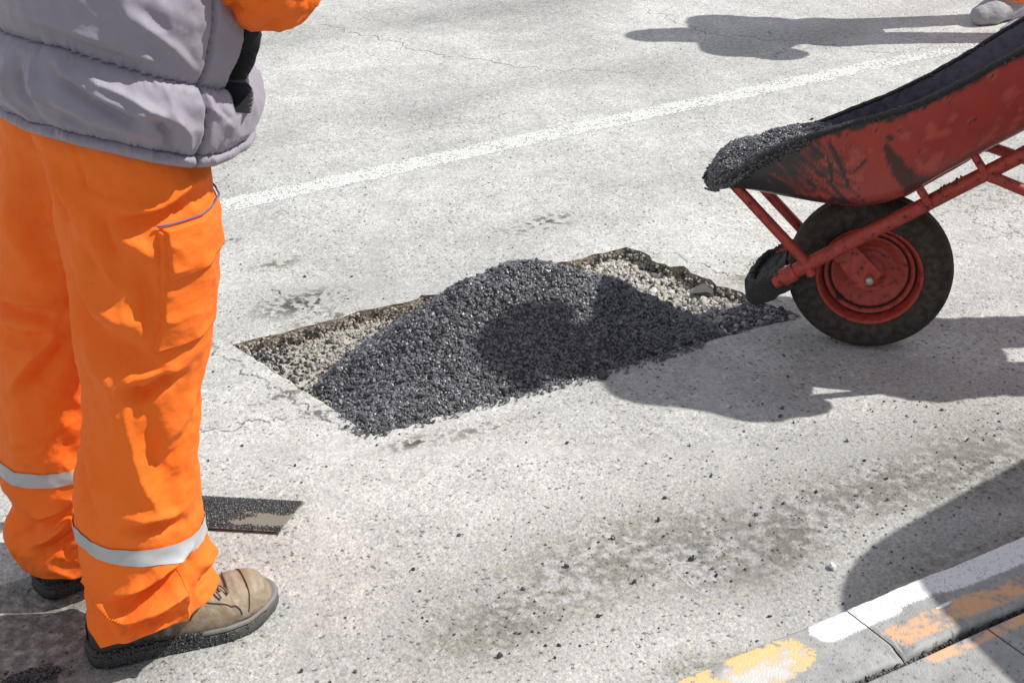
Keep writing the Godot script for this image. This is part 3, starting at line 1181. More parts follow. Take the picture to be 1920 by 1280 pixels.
func build_wheelbarrow():
	var w := thing("wheelbarrow", "red wheelbarrow with tar-streaked tray tipped forward onto its single wheel", "wheelbarrow", Vector3(0.847, 0, -3.236), deg_to_rad(-12.0))
	SH.barrow = w.transform
	# --- wheel
	var wheel := Node3D.new()
	wheel.name = "wheel"
	w.add_child(wheel)
	wheel.position = Vector3(-0.03, 0.187, -0.012)
	var prof := []
	for k in 29:
		var a := -PI * 0.5 - 0.45 + (PI + 0.9) * k / 28.0
		var bulge := 0.0
		prof.append([0.1495 + 0.0375 * sin(a + PI * 0.5 - PI * 0.5) * 1.0, 0.0])
	prof = [[0.112, -0.030], [0.117, -0.037], [0.128, -0.043], [0.145, -0.046], [0.160, -0.044], [0.168, -0.041], [0.171, -0.0395], [0.1735, -0.0385], [0.178, -0.034], [0.1828, -0.026], [0.1838, -0.0235], [0.1818, -0.022], [0.1818, -0.019], [0.1852, -0.0175], [0.1865, -0.008], [0.1852, -0.0015], [0.1825, -0.001], [0.1825, 0.001], [0.1852, 0.0015], [0.1865, 0.008], [0.1852, 0.0175], [0.1818, 0.019], [0.1818, 0.022], [0.1838, 0.0235], [0.1828, 0.026], [0.178, 0.034], [0.1735, 0.0385], [0.171, 0.0395], [0.168, 0.041], [0.160, 0.044], [0.145, 0.046], [0.128, 0.043], [0.117, 0.037], [0.112, 0.030]]
	var tyre := put("tyre", lathe_z(prof, 96), M.rubber, wheel)
	tyre.name = "tyre"
	var rim := [[0.0, 0.014], [0.028, 0.014], [0.034, 0.008], [0.050, -0.004], [0.062, 0.002], [0.080, 0.012], [0.0865, 0.0125], [0.0875, 0.0075], [0.0905, 0.0075], [0.0915, 0.0145], [0.0965, 0.019], [0.1005, 0.020], [0.1025, 0.017], [0.1035, 0.011], [0.1065, 0.011], [0.1075, 0.024], [0.111, 0.035], [0.1145, 0.0405], [0.1185, 0.0415], [0.1205, 0.039], [0.1195, 0.034]]
	put("rim", lathe_z(rim, 80), M.red, wheel)
	var back := []
	for k in rim.size():
		var p: Array = rim[rim.size() - 1 - k]
		back.append([p[0], -p[1]])
	put("rim", lathe_z(back, 80), M.red, wheel)
	# black paint lost in the two grooves
	put("groove", lathe_z([[0.0867, 0.0126], [0.0878, 0.0085], [0.0902, 0.0085], [0.0913, 0.0140]], 64), M.caked, wheel)
	put("groove", lathe_z([[0.1023, 0.0178], [0.1033, 0.0120], [0.1067, 0.0120], [0.1074, 0.0220]], 64), M.caked, wheel)
	put("valve", tube([Vector3(-0.060, -0.062, 0.016), Vector3(-0.064, -0.066, 0.028)], 0.0045, 8), M.caked, wheel)
	# --- axle, brackets, bolts
	for s in [1, -1]:
		var br := CSGPolygon3D.new()
		br.polygon = PackedVector2Array([Vector2(-0.128, 0.266), Vector2(-0.088, 0.300), Vector2(-0.002, 0.220), Vector2(-0.004, 0.206), Vector2(-0.034, 0.176), Vector2(-0.048, 0.180)])
		br.depth = 0.005
		br.name = "axle_bracket"
		br.material = M.red
		br.position = Vector3(-0.006, -0.008, 0.054 if s == 1 else -0.078)
		w.add_child(br, true)
		var bolt := put("axle_bolt", lathe_z([[0.0, 0.012], [0.006, 0.0115], [0.0095, 0.009], [0.0105, 0.004], [0.0105, 0.0]] if s == 1 else [[0.0105, 0.0], [0.0105, -0.004], [0.0095, -0.009], [0.006, -0.0115], [0.0, -0.012]], 20), M.steel, w)
		bolt.position = Vector3(-0.030, 0.192, 0.058 if s == 1 else -0.078)
	put("axle", tube([Vector3(-0.03, 0.187, 0.056), Vector3(-0.03, 0.187, -0.076)], 0.008, 12), M.steel, w)
	# --- rails, handles
	for s in [1, -1]:
		var dz := 0.0 if s == 1 else -0.012
		var pts := [Vector3(-0.240, 0.180, 0.088 * s), Vector3(-0.208, 0.203, 0.088 * s), Vector3(-0.076, 0.297, 0.088 * s), Vector3(0.03, 0.370, 0.092 * s), Vector3(0.133, 0.445, 0.098 * s), Vector3(0.252, 0.533, 0.112 * s), Vector3(0.36, 0.63, 0.15 * s), Vector3(0.42, 0.69, 0.165 * s), Vector3(0.445, 0.72, 0.17 * s), Vector3(0.462, 0.80, 0.17 * s)]
		for k in pts.size():
			pts[k].y += dz
		put("rail", tube(pts, 0.0165, 14), M.red, w)
		put("grip", tube([pts[8] + Vector3(0.004, 0.006, 0), pts[8].lerp(pts[9], 0.5) + Vector3(0.001, 0, 0), pts[9] + Vector3(0.001, 0.012, 0)], [0.0195, 0.021, 0.0205], 14), M.rubber, w)
		# collar where strut, rail and guard meet
		put("collar", tube([Vector3(-0.222, 0.192 + dz, 0.088 * s), Vector3(-0.196, 0.211 + dz, 0.088 * s)], 0.0205, 14), M.red, w)
		# struts under the nose
		var top := Vector3(-0.350, 0.412, 0.088 * s)
		var bot := Vector3(-0.180, 0.244, 0.092 * s)
		if s == -1:
			top = Vector3(-0.335, 0.378, -0.10)
			bot = Vector3(-0.178, 0.226, -0.092)
		put("strut", tube([top, top.lerp(bot, 0.5), bot, bot + Vector3(0.022, -0.035, 0)], [0.0115, 0.0120, 0.0120, 0.0120], 10), M.red, w)
		# legs, folded up behind as the barrow tips
		put("leg", tube([Vector3(0.19, 0.478 + dz, 0.112 * s), Vector3(0.205, 0.476 + dz, 0.118 * s), Vector3(0.27, 0.455 + dz, 0.125 * s), Vector3(0.345, 0.430 + dz, 0.13 * s), Vector3(0.37, 0.44 + dz, 0.131 * s), Vector3(0.372, 0.47 + dz, 0.132 * s), Vector3(0.365, 0.635 + dz, 0.155 * s)], 0.0125, 10), M.red, w)
		# spacers between rail and tray
		for e in [[0.06, 0.425], [0.165, 0.505], [0.30, 0.60]]:
			put("spacer", box(Vector3(0.016, 0.050, 0.022), 0.003, Vector3(e[0], e[1] + dz, 0.108 * s), Basis(Vector3(0, 0, 1), 0.62)), M.red, w)
	put("cross_bar", tube([Vector3(0.34, 0.60, 0.14), Vector3(0.34, 0.59, -0.14)], 0.012, 10), M.red, w)
	# --- guard loop in front of the wheel: a caked flat strap
	var path := [Vector3(-0.205, 0.196, 0.090), Vector3(-0.240, 0.172, 0.090), Vector3(-0.268, 0.150, 0.078), Vector3(-0.288, 0.134, 0.050), Vector3(-0.296, 0.128, 0.0), Vector3(-0.288, 0.132, -0.050), Vector3(-0.268, 0.146, -0.078), Vector3(-0.240, 0.166, -0.090), Vector3(-0.205, 0.188, -0.090)]
	var n := noise(111, 40.0, 3)
	var V := PackedVector3Array()
	var dense := []
	for k in 65:
		dense.append(spline(path, k / 64.0))
	for k in 65:
		var t: Vector3 = (dense[mini(k + 1, 64)] - dense[maxi(k - 1, 0)]).normalized()
		var side := t.cross(Vector3.UP).normalized()
		var up := side.cross(t)
		var thin := 0.55 + 0.45 * sin(PI * k / 64.0)
		for j in 16:
			var a := TAU * j / 16.0
			var q: Vector3 = dense[k] + side * cos(a) * 0.0125 * thin + up * signf(sin(a)) * pow(absf(sin(a)), 0.6) * 0.030 * (0.6 + 0.4 * thin)
			q += (side * cos(a) + up * sin(a)) * n.get_noise_3dv(q) * 0.006
			V.append(q)
	var gi := grid_index(16, 65, true, false)
	var gn := smooth_normals(V, gi)
	if gn[16 * 32].dot(V[16 * 32] - dense[32]) < 0.0:
		gi = grid_index(16, 65, true, true)
		gn = smooth_normals(V, gi)
	put("wheel_guard", arr(V, gi, gn), M.caked, w)
	# tar packed inside the loop
	var FV := PackedVector3Array()
	for k in 33:
		var e0: Vector3 = dense[4 + k * 56 / 64]
		var e1: Vector3 = dense[60 - k * 56 / 64]
		for j in 9:
			var q := e0.lerp(e1, j / 8.0)
			q.y += 0.016 + n.get_noise_3dv(q) * 0.010
			FV.append(q)
		if k * 56 / 64 >= 27:
			break
	var fn := FV.size() / 9
	var fi := grid_index(9, fn, false, false)
	var fnn := smooth_normals(FV, fi)
	if fnn[9 * 8 + 4].y < 0.0:
		fi = grid_index(9, fn, false, true)
		fnn = smooth_normals(FV, fi)
	put("packed_tar", arr(FV, fi, fnn), M.caked, w)
	# --- tray: outer sheet, inner sheet, rolled rim
	var nt := 220
	var na := 74
	for inner in [0, 1]:
		var P := PackedVector3Array()
		var C := PackedColorArray()
		for i in nt:
			var t: float = float(i) / (nt - 1)
			var r := tray_row(t)
			for j in na:
				var p := tray_point(r, float(j) / (na - 1), t)
				if inner:
					var mid: Vector3 = (r[0] + r[1] + r[2] + r[3]) / 4.0
					var to: Vector3 = (mid + Vector3(0, 0.06, 0)) - p
					p += to.normalized() * 0.0035
				P.append(p)
				C.append(tray_paint(p, t, float(j) / (na - 1)) if not inner else Color.WHITE)
		var flip := true
		var I := grid_index(na, nt, false, flip)
		var N := smooth_normals(P, I)
		var pick := (nt / 2) * na + 6
		var want := 1.0 if not inner else -1.0
		if N[pick].z * want < 0.0:
			I = grid_index(na, nt, false, not flip)
			N = smooth_normals(P, I)
		put("tray_lining" if inner else "tray", arr(P, I, N, C), M.tray_in if inner else M.tray_out, w)
	# back wall of the tray
	var rb := tray_row(1.0)
	var B := PackedVector3Array()
	var col := []
	for j in na:
		col.append(tray_point(rb, float(j) / (na - 1), 1.0))
	for k in 2:
		for j in 30:
			var f := j / 29.0
			B.append(col[int(f * 0.42 * (na - 1))] if k == 0 else col[na - 1 - int(f * 0.42 * (na - 1))])
	put("back_panel", grid(B, 30, 2, false, false), M.tray_in, w)
	# rolled rim, caked with tar
	var rp := []
	var rr := []
	var rn := noise(112, 50.0, 3)
	for i in 90:
		var t := 1.0 - i / 89.0
		var q: Vector3 = tray_row(t)[0]
		rp.append(q + Vector3(0, 0.0025 + rn.get_noise_1d(t * 3.0) * 0.002, 0.001))
		rr.append(0.0068 + 0.0022 * rn.get_noise_2d(t * 2.0, 3.0) + 0.002 * smoothstep(0.4, 0.1, t))
	for i in 14:
		var f := (i + 1) / 15.0
		var q0: Vector3 = tray_row(0.0)[0]
		var q1: Vector3 = tray_row(0.0)[3]
		rp.append(q0.lerp(q1, f) + Vector3(-0.020 * sin(PI * f), 0.0025, 0))
		rr.append(0.009 + 0.003 * rn.get_noise_2d(f * 2.0, 9.0))
	for i in 90:
		var t := i / 89.0
		var q: Vector3 = tray_row(t)[3]
		rp.append(q + Vector3(0, 0.002 + rn.get_noise_1d(t * 3.0 + 50.0) * 0.002, 0))
		rr.append(0.0055 + 0.002 * rn.get_noise_2d(t * 2.0, 13.0))
	put("rim_edge", tube(rp, rr, 10), M.caked, w)
	# tar crumbs stuck along both rims and on the rail
	var r0 := RandomNumberGenerator.new()
	r0.seed = 8
	var T := []
	for k in 520:
		var t := r0.randf_range(0.3, 0.95)
		var far := r0.randf() < 0.5
		if far and t < 0.62 and r0.randf() < 0.9:
			continue
		var q: Vector3 = tray_row(t)[3 if far else 0]
		q += Vector3(r0.randf_range(-0.004, 0.004), r0.randf_range(-0.004, 0.004) if far else r0.randf_range(-0.008, 0.007), r0.randf_range(-0.005, 0.006))
		T.append(Transform3D(spin(r0, r0.randf_range(0.003, 0.009)), q))
	for k in 60:
		var a := 0.09 + r0.randf() * 0.045
		T.append(Transform3D(spin(r0, r0.randf_range(0.004, 0.009)), Vector3(a, 0.4145 + (a - 0.09) * 0.73 + 0.015, 0.096 + r0.randf_range(-0.012, 0.012))))
	for k in 260:
		var f := r0.randf()
		var q: Vector3 = spline(path, f) + Vector3(r0.randfn() * 0.004, 0.018 + r0.randf() * 0.012, r0.randfn() * 0.006)
		T.append(Transform3D(spin(r0, r0.randf_range(0.003, 0.006)), q))
	swarm("tar_crumbs", chunk(15, 0.3, 0.8), M.tar, T, [], w)


func spline(P: Array, f: float) -> Vector3:
	var n := P.size() - 1
	var x := clampf(f, 0.0, 1.0) * n
	var k := mini(int(x), n - 1)
	var a: Vector3 = P[maxi(k - 1, 0)]
	var b: Vector3 = P[k]
	var c: Vector3 = P[k + 1]
	var d: Vector3 = P[mini(k + 2, n)]
	return b.cubic_interpolate(c, a, d, x - k)


func tray_point(r: Array, f: float, t: float) -> Vector3:
	# down the near side (0 .. 0.42), across the bottom, up the far side (0.58 .. 1)
	var a: Vector3 = r[0]
	var b: Vector3 = r[1]
	var c: Vector3 = r[2]
	var d: Vector3 = r[3]
	var belly := sin(PI * clampf(f / 0.42, 0.0, 1.0)) * 0.010 * smoothstep(0.0, 0.3, t)
	if f < 0.42:
		var p := a.lerp(b, f / 0.42)
		p.z += belly
		# eased corner at the bottom
		var e := smoothstep(0.34, 0.42, f)
		p.z -= e * e * 0.010 * smoothstep(0.05, 0.3, t)
		return p
	if f > 0.58:
		var p := c.lerp(d, (f - 0.58) / 0.42)
		var e := smoothstep(0.66, 0.58, f)
		p.z += e * e * 0.010 * smoothstep(0.05, 0.3, t)
		return p
	var g := (f - 0.42) / 0.16
	var p2 := b.lerp(c, g)
	p2.z *= 1.0 - 0.075 * smoothstep(0.05, 0.3, t) * (1.0 - sin(PI * g))
	p2.y -= 0.012 * sin(PI * g) * smoothstep(0.05, 0.3, t)
	return p2


func tray_paint(p: Vector3, t: float, f: float) -> Color:
	if not SH.has("tp"):
		SH.tp = noise(121, 26.0, 4)
		SH.tp2 = noise(122, 9.0, 3)
		SH.tp3 = noise(123, 90.0, 2)
	var n: float = SH.tp.get_noise_2d(p.x, p.y)
	var n2: float = SH.tp2.get_noise_2d(p.x, p.y)
	var n3: float = SH.tp3.get_noise_2d(p.x, p.y)
	var red := Color(0.40, 0.050, 0.033).lerp(Color(0.33, 0.045, 0.033), clampf(0.5 + n2, 0.0, 1.0))
	red = red.lerp(Color(0.46, 0.085, 0.06), smoothstep(0.25, 0.6, n + n2))
	var q := Vector2(p.x, p.y)
	var tar := 0.0
	# the nose is caked; streaks run back from it, falling to the right
	var along := q.dot(Vector2(0.80, -0.60))
	var across := q.dot(Vector2(0.60, 0.80))
	var streak: float = SH.tp2.get_noise_2d(along * 1.2, across * 7.0)
	tar = smoothstep(-0.165, -0.225, p.x + streak * 0.13 + n * 0.04 - (p.y - 0.45) * 0.25)
	tar = maxf(tar, 0.8 * smoothstep(0.0, 0.2, streak + n * 0.3) * smoothstep(-0.06, -0.13, p.x) * smoothstep(-0.35, -0.2, p.x) * smoothstep(0.56, 0.50, p.y))
	if f < 0.42:
		for e in [[0.0042, [Vector2(-0.150, 0.550), Vector2(-0.125, 0.508), Vector2(-0.108, 0.468), Vector2(-0.100, 0.445)]], [0.0035, [Vector2(-0.150, 0.518), Vector2(-0.142, 0.490), Vector2(-0.134, 0.455)]], [0.0050, [Vector2(-0.140, 0.455), Vector2(-0.120, 0.425), Vector2(-0.100, 0.402), Vector2(-0.080, 0.392)]], [0.0022, [Vector2(-0.100, 0.445), Vector2(-0.075, 0.418), Vector2(-0.055, 0.398)]], [0.003, [Vector2(-0.07, 0.51), Vector2(-0.09, 0.485)]], [0.005, [Vector2(-0.028, 0.570), Vector2(-0.022, 0.566)]], [0.006, [Vector2(-0.175, 0.530), Vector2(-0.160, 0.515)]]]:
			var d: float = poly_dist(e[1], q)[0]
			tar = maxf(tar, smoothstep(e[0] * 1.3, e[0] * 0.7, d + n3 * 0.0018 + n * 0.0016))
		# tar line along the lower edge
		tar = maxf(tar, smoothstep(0.395, 0.415, f + n * 0.05) * smoothstep(0.10, 0.02, absf(p.x + 0.015)) * smoothstep(0.66, 0.5, t))
		tar = maxf(tar, smoothstep(0.36, 0.40, f + n * 0.06 + streak * 0.05) * smoothstep(-0.05, -0.10, p.x))
		# scattered spots
		tar = maxf(tar, smoothstep(0.62, 0.72, n3 * 0.75 + n * 0.75))
		tar = maxf(tar, smoothstep(0.035, 0.012, f + n * 0.03))
	var c := red.lerp(Color(0.030, 0.028, 0.028), tar)
	if f < 0.42:
		# dried brown splash
		var wedge := [Vector2(-0.030, 0.545), Vector2(-0.005, 0.505), Vector2(0.020, 0.470), Vector2(0.045, 0.450)]
		var pd := poly_dist(wedge, q)
		var br := smoothstep(1.0, 0.85, pd[0] / (0.010 + 0.022 * pd[1]) + n3 * 0.25 + n * 0.2)
		c = c.lerp(Color(0.075, 0.030, 0.027), br * (1.0 - tar))
		# bare, lighter lower lip towards the back
		c = c.lerp(Color(0.20, 0.10, 0.08), 0.6 * smoothstep(0.34, 0.40, f) * smoothstep(0.02, 0.08, p.x))
	return c


func build_load():
	var o := thing("asphalt_load", "black asphalt still heaped in the lowered nose of the wheelbarrow", "asphalt", SH.barrow.origin)
	o.transform = SH.barrow
	var T := [[0.0, -0.406, 0.040, 0.400, 0.384], [0.10, -0.398, 0.085, 0.420, 0.388], [0.22, -0.378, 0.110, 0.450, 0.400], [0.36, -0.345, 0.134, 0.468, 0.424], [0.52, -0.290, 0.150, 0.489, 0.476], [0.70, -0.215, 0.160, 0.509, 0.524], [0.85, -0.150, 0.160, 0.502, 0.538], [1.0, -0.09, 0.15, 0.468, 0.520]]
	var n := noise(131, 26.0, 4)
	var nu := 60
	var nv := 80
	var P := PackedVector3Array()
	for v in nv:
		var t: float = float(v) / (nv - 1)
		var a := curve_table(T, t, 1)
		var w := curve_table(T, t, 2)
		var top := curve_table(T, t, 3)
		var ye := curve_table(T, t, 4)
		for u in nu:
			var x := -1.0 + 2.0 * u / (nu - 1)
			var y := ye + (top - ye) * (1.0 - pow(absf(x), 2.4))
			# the far rim lies lower than the near one
			if x < 0.0:
				y -= 0.062 * x * x * smoothstep(0.3, 0.5, t)
			var p := Vector3(a, y, x * w)
			p.y += n.get_noise_2d(p.x, p.z) * 0.010 * (1.0 - x * x * 0.5)
			P.append(p)
	var I := grid_index(nu, nv, false, false)
	var N := smooth_normals(P, I)
	if N[nu * 30 + 30].y < 0.0:
		I = grid_index(nu, nv, false, true)
		N = smooth_normals(P, I)
	put("mound", arr(P, I, N), M.tar, o)
	var r := RandomNumberGenerator.new()
	r.seed = 14
	var G := []
	var C := []
	for k in 9000:
		var u := r.randi_range(0, nu - 2)
		var v := r.randi_range(0, nv - 2)
		if v > nv * 0.86:
			continue
		var i := v * nu + u
		var p := P[i].lerp(P[i + 1], r.randf()).lerp(P[i + nu], r.randf() * 0.8)
		p += N[i] * r.randf_range(-0.001, 0.003)
		var b := 0.055 + 0.075 * r.randf()
		G.append(Transform3D(spin(r, r.randf_range(0.0035, 0.0085)), p))
		C.append(Color(b, b * 1.03, b * 1.12))
	# spilling over the near rim and caked under the lip
	for k in 1500:
		var t := 0.02 + 0.36 * pow(r.randf(), 1.2)
		var row := tray_row(t)
		var p: Vector3 = row[0].lerp(row[1], r.randf() * 0.6 * (1.0 - t * 2.2)) + Vector3(r.randfn() * 0.003, 0.004 + r.randfn() * 0.003, 0.004 + r.randfn() * 0.003)
		var b := 0.040 + 0.05 * r.randf()
		G.append(Transform3D(spin(r, r.randf_range(0.0035, 0.0085)), p))
		C.append(Color(b, b * 1.03, b * 1.1))
	for k in 380:
		var f := r.randf()
		var q0: Vector3 = tray_row(0.0)[0]
		var q1: Vector3 = tray_row(0.0)[3]
		var p := q0.lerp(q1, f) + Vector3(-0.022 * sin(PI * f) + r.randfn() * 0.006, r.randf_range(-0.012, 0.010), r.randfn() * 0.004)
		var b := 0.016 + 0.016 * r.randf()
		G.append(Transform3D(spin(r, r.randf_range(0.005, 0.011)), p))
		C.append(Color(b, b, b * 1.04))
	swarm("granules", chunk(16, 0.3, 0.8), M.granule, G, C, o)


# ------------------------------------------------------------------ bodies: tapered bones joined in a field and meshed
# a bone is [from, to, radius at from, radius at to]
func flesh(bones: Array, cell: float, blend: float, V: PackedVector3Array, I: PackedInt32Array) -> void:
	var lo := Vector3.INF
	var hi := -Vector3.INF
	for b in bones:
		var r := maxf(b[2], b[3]) + blend + cell * 2.0
		lo = lo.min(b[0] - Vector3.ONE * r).min(b[1] - Vector3.ONE * r)
		hi = hi.max(b[0] + Vector3.ONE * r).max(b[1] + Vector3.ONE * r)
	var nx := int((hi.x - lo.x) / cell) + 2
	var ny := int((hi.y - lo.y) / cell) + 2
	var nz := int((hi.z - lo.z) / cell) + 2
	var F := PackedFloat32Array()
	F.resize(nx * ny * nz)
	F.fill(1.0)
	for b in bones:
		var a: Vector3 = b[0]
		var ab: Vector3 = b[1] - a
		var l2 := maxf(ab.length_squared(), 1e-9)
		var ra: float = b[2]
		var dr: float = b[3] - ra
		var r := maxf(b[2], b[3]) + blend + cell * 1.5
		var p0: Vector3 = (a.min(b[1]) - Vector3.ONE * r - lo) / cell
		var p1: Vector3 = (a.max(b[1]) + Vector3.ONE * r - lo) / cell
		for y in range(maxi(int(p0.y), 0), mini(int(p1.y) + 2, ny)):
			for z in range(maxi(int(p0.z), 0), mini(int(p1.z) + 2, nz)):
				var row := (y * nz + z) * nx
				for x in range(maxi(int(p0.x), 0), mini(int(p1.x) + 2, nx)):
					var p := lo + Vector3(x, y, z) * cell - a
					var t := clampf(p.dot(ab) / l2, 0.0, 1.0)
					var d := (p - ab * t).length() - ra - dr * t
					var o := F[row + x]
					var h := maxf(blend - absf(o - d), 0.0) / blend
					F[row + x] = minf(o, d) - h * h * blend * 0.25
	var id := PackedInt32Array()
	id.resize(nx * ny * nz)
	id.fill(-1)
	var sx := 1
	var sz := nx
	var sy := nx * nz
	var corner := [0, sx, sz, sx + sz, sy, sy + sx, sy + sz, sy + sx + sz]
	var pos := [Vector3(0, 0, 0), Vector3(1, 0, 0), Vector3(0, 0, 1), Vector3(1, 0, 1), Vector3(0, 1, 0), Vector3(1, 1, 0), Vector3(0, 1, 1), Vector3(1, 1, 1)]
	var edges := [[0, 1], [2, 3], [4, 5], [6, 7], [0, 2], [1, 3], [4, 6], [5, 7], [0, 4], [1, 5], [2, 6], [3, 7]]
	for y in ny - 1:
		for z in nz - 1:
			for x in nx - 1:
				var o := y * sy + z * sz + x
				var f0 := F[o]
				if absf(f0) > cell * 2.5:
					continue
				var inside := 0
				for k in 8:
					if F[o + corner[k]] < 0.0:
						inside += 1
				if inside == 0 or inside == 8:
					continue
				var sum := Vector3.ZERO
				var cnt := 0
				for e in edges:
					var fa := F[o + corner[e[0]]]
					var fb := F[o + corner[e[1]]]
					if (fa < 0.0) != (fb < 0.0):
						sum += pos[e[0]].lerp(pos[e[1]], fa / (fa - fb))
						cnt += 1
				id[o] = V.size()
				V.append(lo + (Vector3(x, y, z) + sum / cnt) * cell)
	for y in range(1, ny - 1):
		for z in range(1, nz - 1):
			for x in range(1, nx - 1):
				var o := y * sy + z * sz + x
				if id[o] < 0:
					continue
				var f0 := F[o]
				for ax in 3:
					var s: int = [sx, sy, sz][ax]
					var u: int = [sy, sz, sx][ax]
					var w: int = [sz, sx, sy][ax]
					var f1 := F[o + s]
					if (f0 < 0.0) == (f1 < 0.0):
						continue
					var a := id[o]
					var b := id[o - u]
					var c := id[o - u - w]
					var d := id[o - w]
					if a < 0 or b < 0 or c < 0 or d < 0:
						continue
					if f0 < 0.0:
						I.append_array([a, c, b, a, d, c])
					else:
						I.append_array([a, b, c, a, c, d])


func flesh_mesh(bones: Array, cell: float, blend: float, wrinkle := 0.0, seed_ := 1, freq := 14.0) -> ArrayMesh:
	var V := PackedVector3Array()
	var I := PackedInt32Array()
	flesh(bones, cell, blend, V, I)
	var N := smooth_normals(V, I)
	if wrinkle > 0.0:
		var n := noise(seed_, freq, 3)
		for k in V.size():
			var q := V[k]
			V[k] += N[k] * (0.5 - absf(n.get_noise_3d(q.x, q.y * 1.6, q.z))) * wrinkle
		N = smooth_normals(V, I)
	return arr(V, I, N)


func hand_bones(wrist: Vector3, dir: Vector3, palm: Vector3, side: float, curl: float) -> Array:
	# dir: from wrist to knuckles; palm: out of the palm; side: +1 thumb along dir x palm
	dir = dir.normalized()
	palm = (palm - dir * palm.dot(dir)).normalized()
	var across := dir.cross(palm) * side
	var out := [[wrist - dir * 0.03, wrist + dir * 0.01, 0.026, 0.024]]
	for k in 4:
		var o := across * (0.026 - 0.0175 * k)
		out.append([wrist + dir * 0.012 + o * 0.55, wrist + dir * 0.085 + o - dir * 0.004 * absf(k - 1.2), 0.014, 0.0115])
		var len_: float = [0.070, 0.078, 0.072, 0.056][k]
		var p := wrist + dir * (0.087 - 0.004 * absf(k - 1.2)) + o
		var ang := 0.0
		for j in 3:
			ang += curl * [0.55, 0.85, 0.65][j]
			var d := dir * cos(ang) + palm * sin(ang)
			var q: Vector3 = p + d * len_ * [0.46, 0.30, 0.24][j]
			out.append([p, q, [0.0098, 0.0088, 0.0080][j], [0.0088, 0.0080, 0.0070][j]])
			p = q
	var b := wrist + dir * 0.02 + across * 0.018
	var m := b + (dir * 0.6 + across * 0.75 + palm * 0.25).normalized() * 0.045
	var m2 := m + (dir * 0.8 + across * 0.25 + palm * (0.3 + 0.5 * curl)).normalized() * 0.034
	var m3 := m2 + (dir * 0.7 - across * 0.1 + palm * (0.4 + 0.6 * curl)).normalized() * 0.026
	out.append_array([[b, m, 0.015, 0.0115], [m, m2, 0.0108, 0.0098], [m2, m3, 0.0096, 0.008]])
	return out


func head_bones(c: Vector3, f: Vector3) -> Array:
	# c: centre of the skull, f: where the face looks
	f = f.normalized()
	var r := f.cross(Vector3.UP).normalized()
	var u := r.cross(f)
	var out := [[c - f * 0.030 + u * 0.022, c + f * 0.022 + u * 0.022, 0.083, 0.074], [c + f * 0.02 - u * 0.01, c + f * 0.035 - u * 0.070, 0.066, 0.040], [c + f * 0.052 - u * 0.086, c + f * 0.060 - u * 0.090, 0.026, 0.022]]
	out.append([c + f * 0.090 + u * 0.004, c + f * 0.110 - u * 0.034, 0.009, 0.014])
	out.append([c + f * 0.090 - u * 0.062 + r * 0.014, c + f * 0.090 - u * 0.062 - r * 0.014, 0.0095, 0.0095])
	for s in [-1.0, 1.0]:
		out.append([c + f * 0.086 + u * 0.018 + r * s * 0.014, c + f * 0.072 + u * 0.018 + r * s * 0.046, 0.012, 0.011])
		out.append([c + f * 0.062 - u * 0.024 + r * s * 0.042, c + f * 0.045 - u * 0.012 + r * s * 0.060, 0.018, 0.014])
		out.append([c - f * 0.004 + u * 0.008 + r * s * 0.083, c - f * 0.014 - u * 0.034 + r * s * 0.080, 0.013, 0.009])
	return out


func make_body(J: Dictionary, curl: float) -> ArrayMesh:
	var B := []
	B.append([J.hip_l, J.hip_r, 0.095, 0.095])
	B.append([(J.hip_l + J.hip_r) / 2, J.chest, 0.105, 0.125])
	B.append([J.chest + (J.sh_l - J.chest) * 0.45, J.chest + (J.sh_r - J.chest) * 0.45, 0.115, 0.115])
	B.append([J.sh_l, J.sh_r, 0.055, 0.055])
	B.append([(J.sh_l + J.sh_r) / 2, J.head - J.face * 0.02 - Vector3(0, 0.05, 0), 0.062, 0.054])
	for s in ["l", "r"]:
		B.append([J["sh_" + s], J["el_" + s], 0.052, 0.040])
		B.append([J["el_" + s], J["wr_" + s], 0.040, 0.026])
		B.append([J["hip_" + s], J["kn_" + s], 0.082, 0.054])
		B.append([J["kn_" + s], J["an_" + s], 0.052, 0.036])
		B.append([J["an_" + s], J["an_" + s] + J.toe * 0.15 - Vector3(0, 0.045, 0), 0.036, 0.028])
	var V := PackedVector3Array()
	var I := PackedInt32Array()
	flesh(B, 0.014, 0.04, V, I)
	flesh(head_bones(J.head, J.face), 0.0045, 0.018, V, I)
	for s in ["l", "r"]:
		flesh(hand_bones(J["wr_" + s], J["hd_" + s], J["pa_" + s], -1.0 if s == "l" else 1.0, curl), 0.0038, 0.006, V, I)
	return arr(V, I, smooth_normals(V, I))


func shift(J: Dictionary, by: Vector3) -> Dictionary:
	var out := {}
	for k in J:
		out[k] = J[k] if k in ["face", "toe", "hd_l", "hd_r", "pa_l", "pa_r"] else J[k] - by
	return out


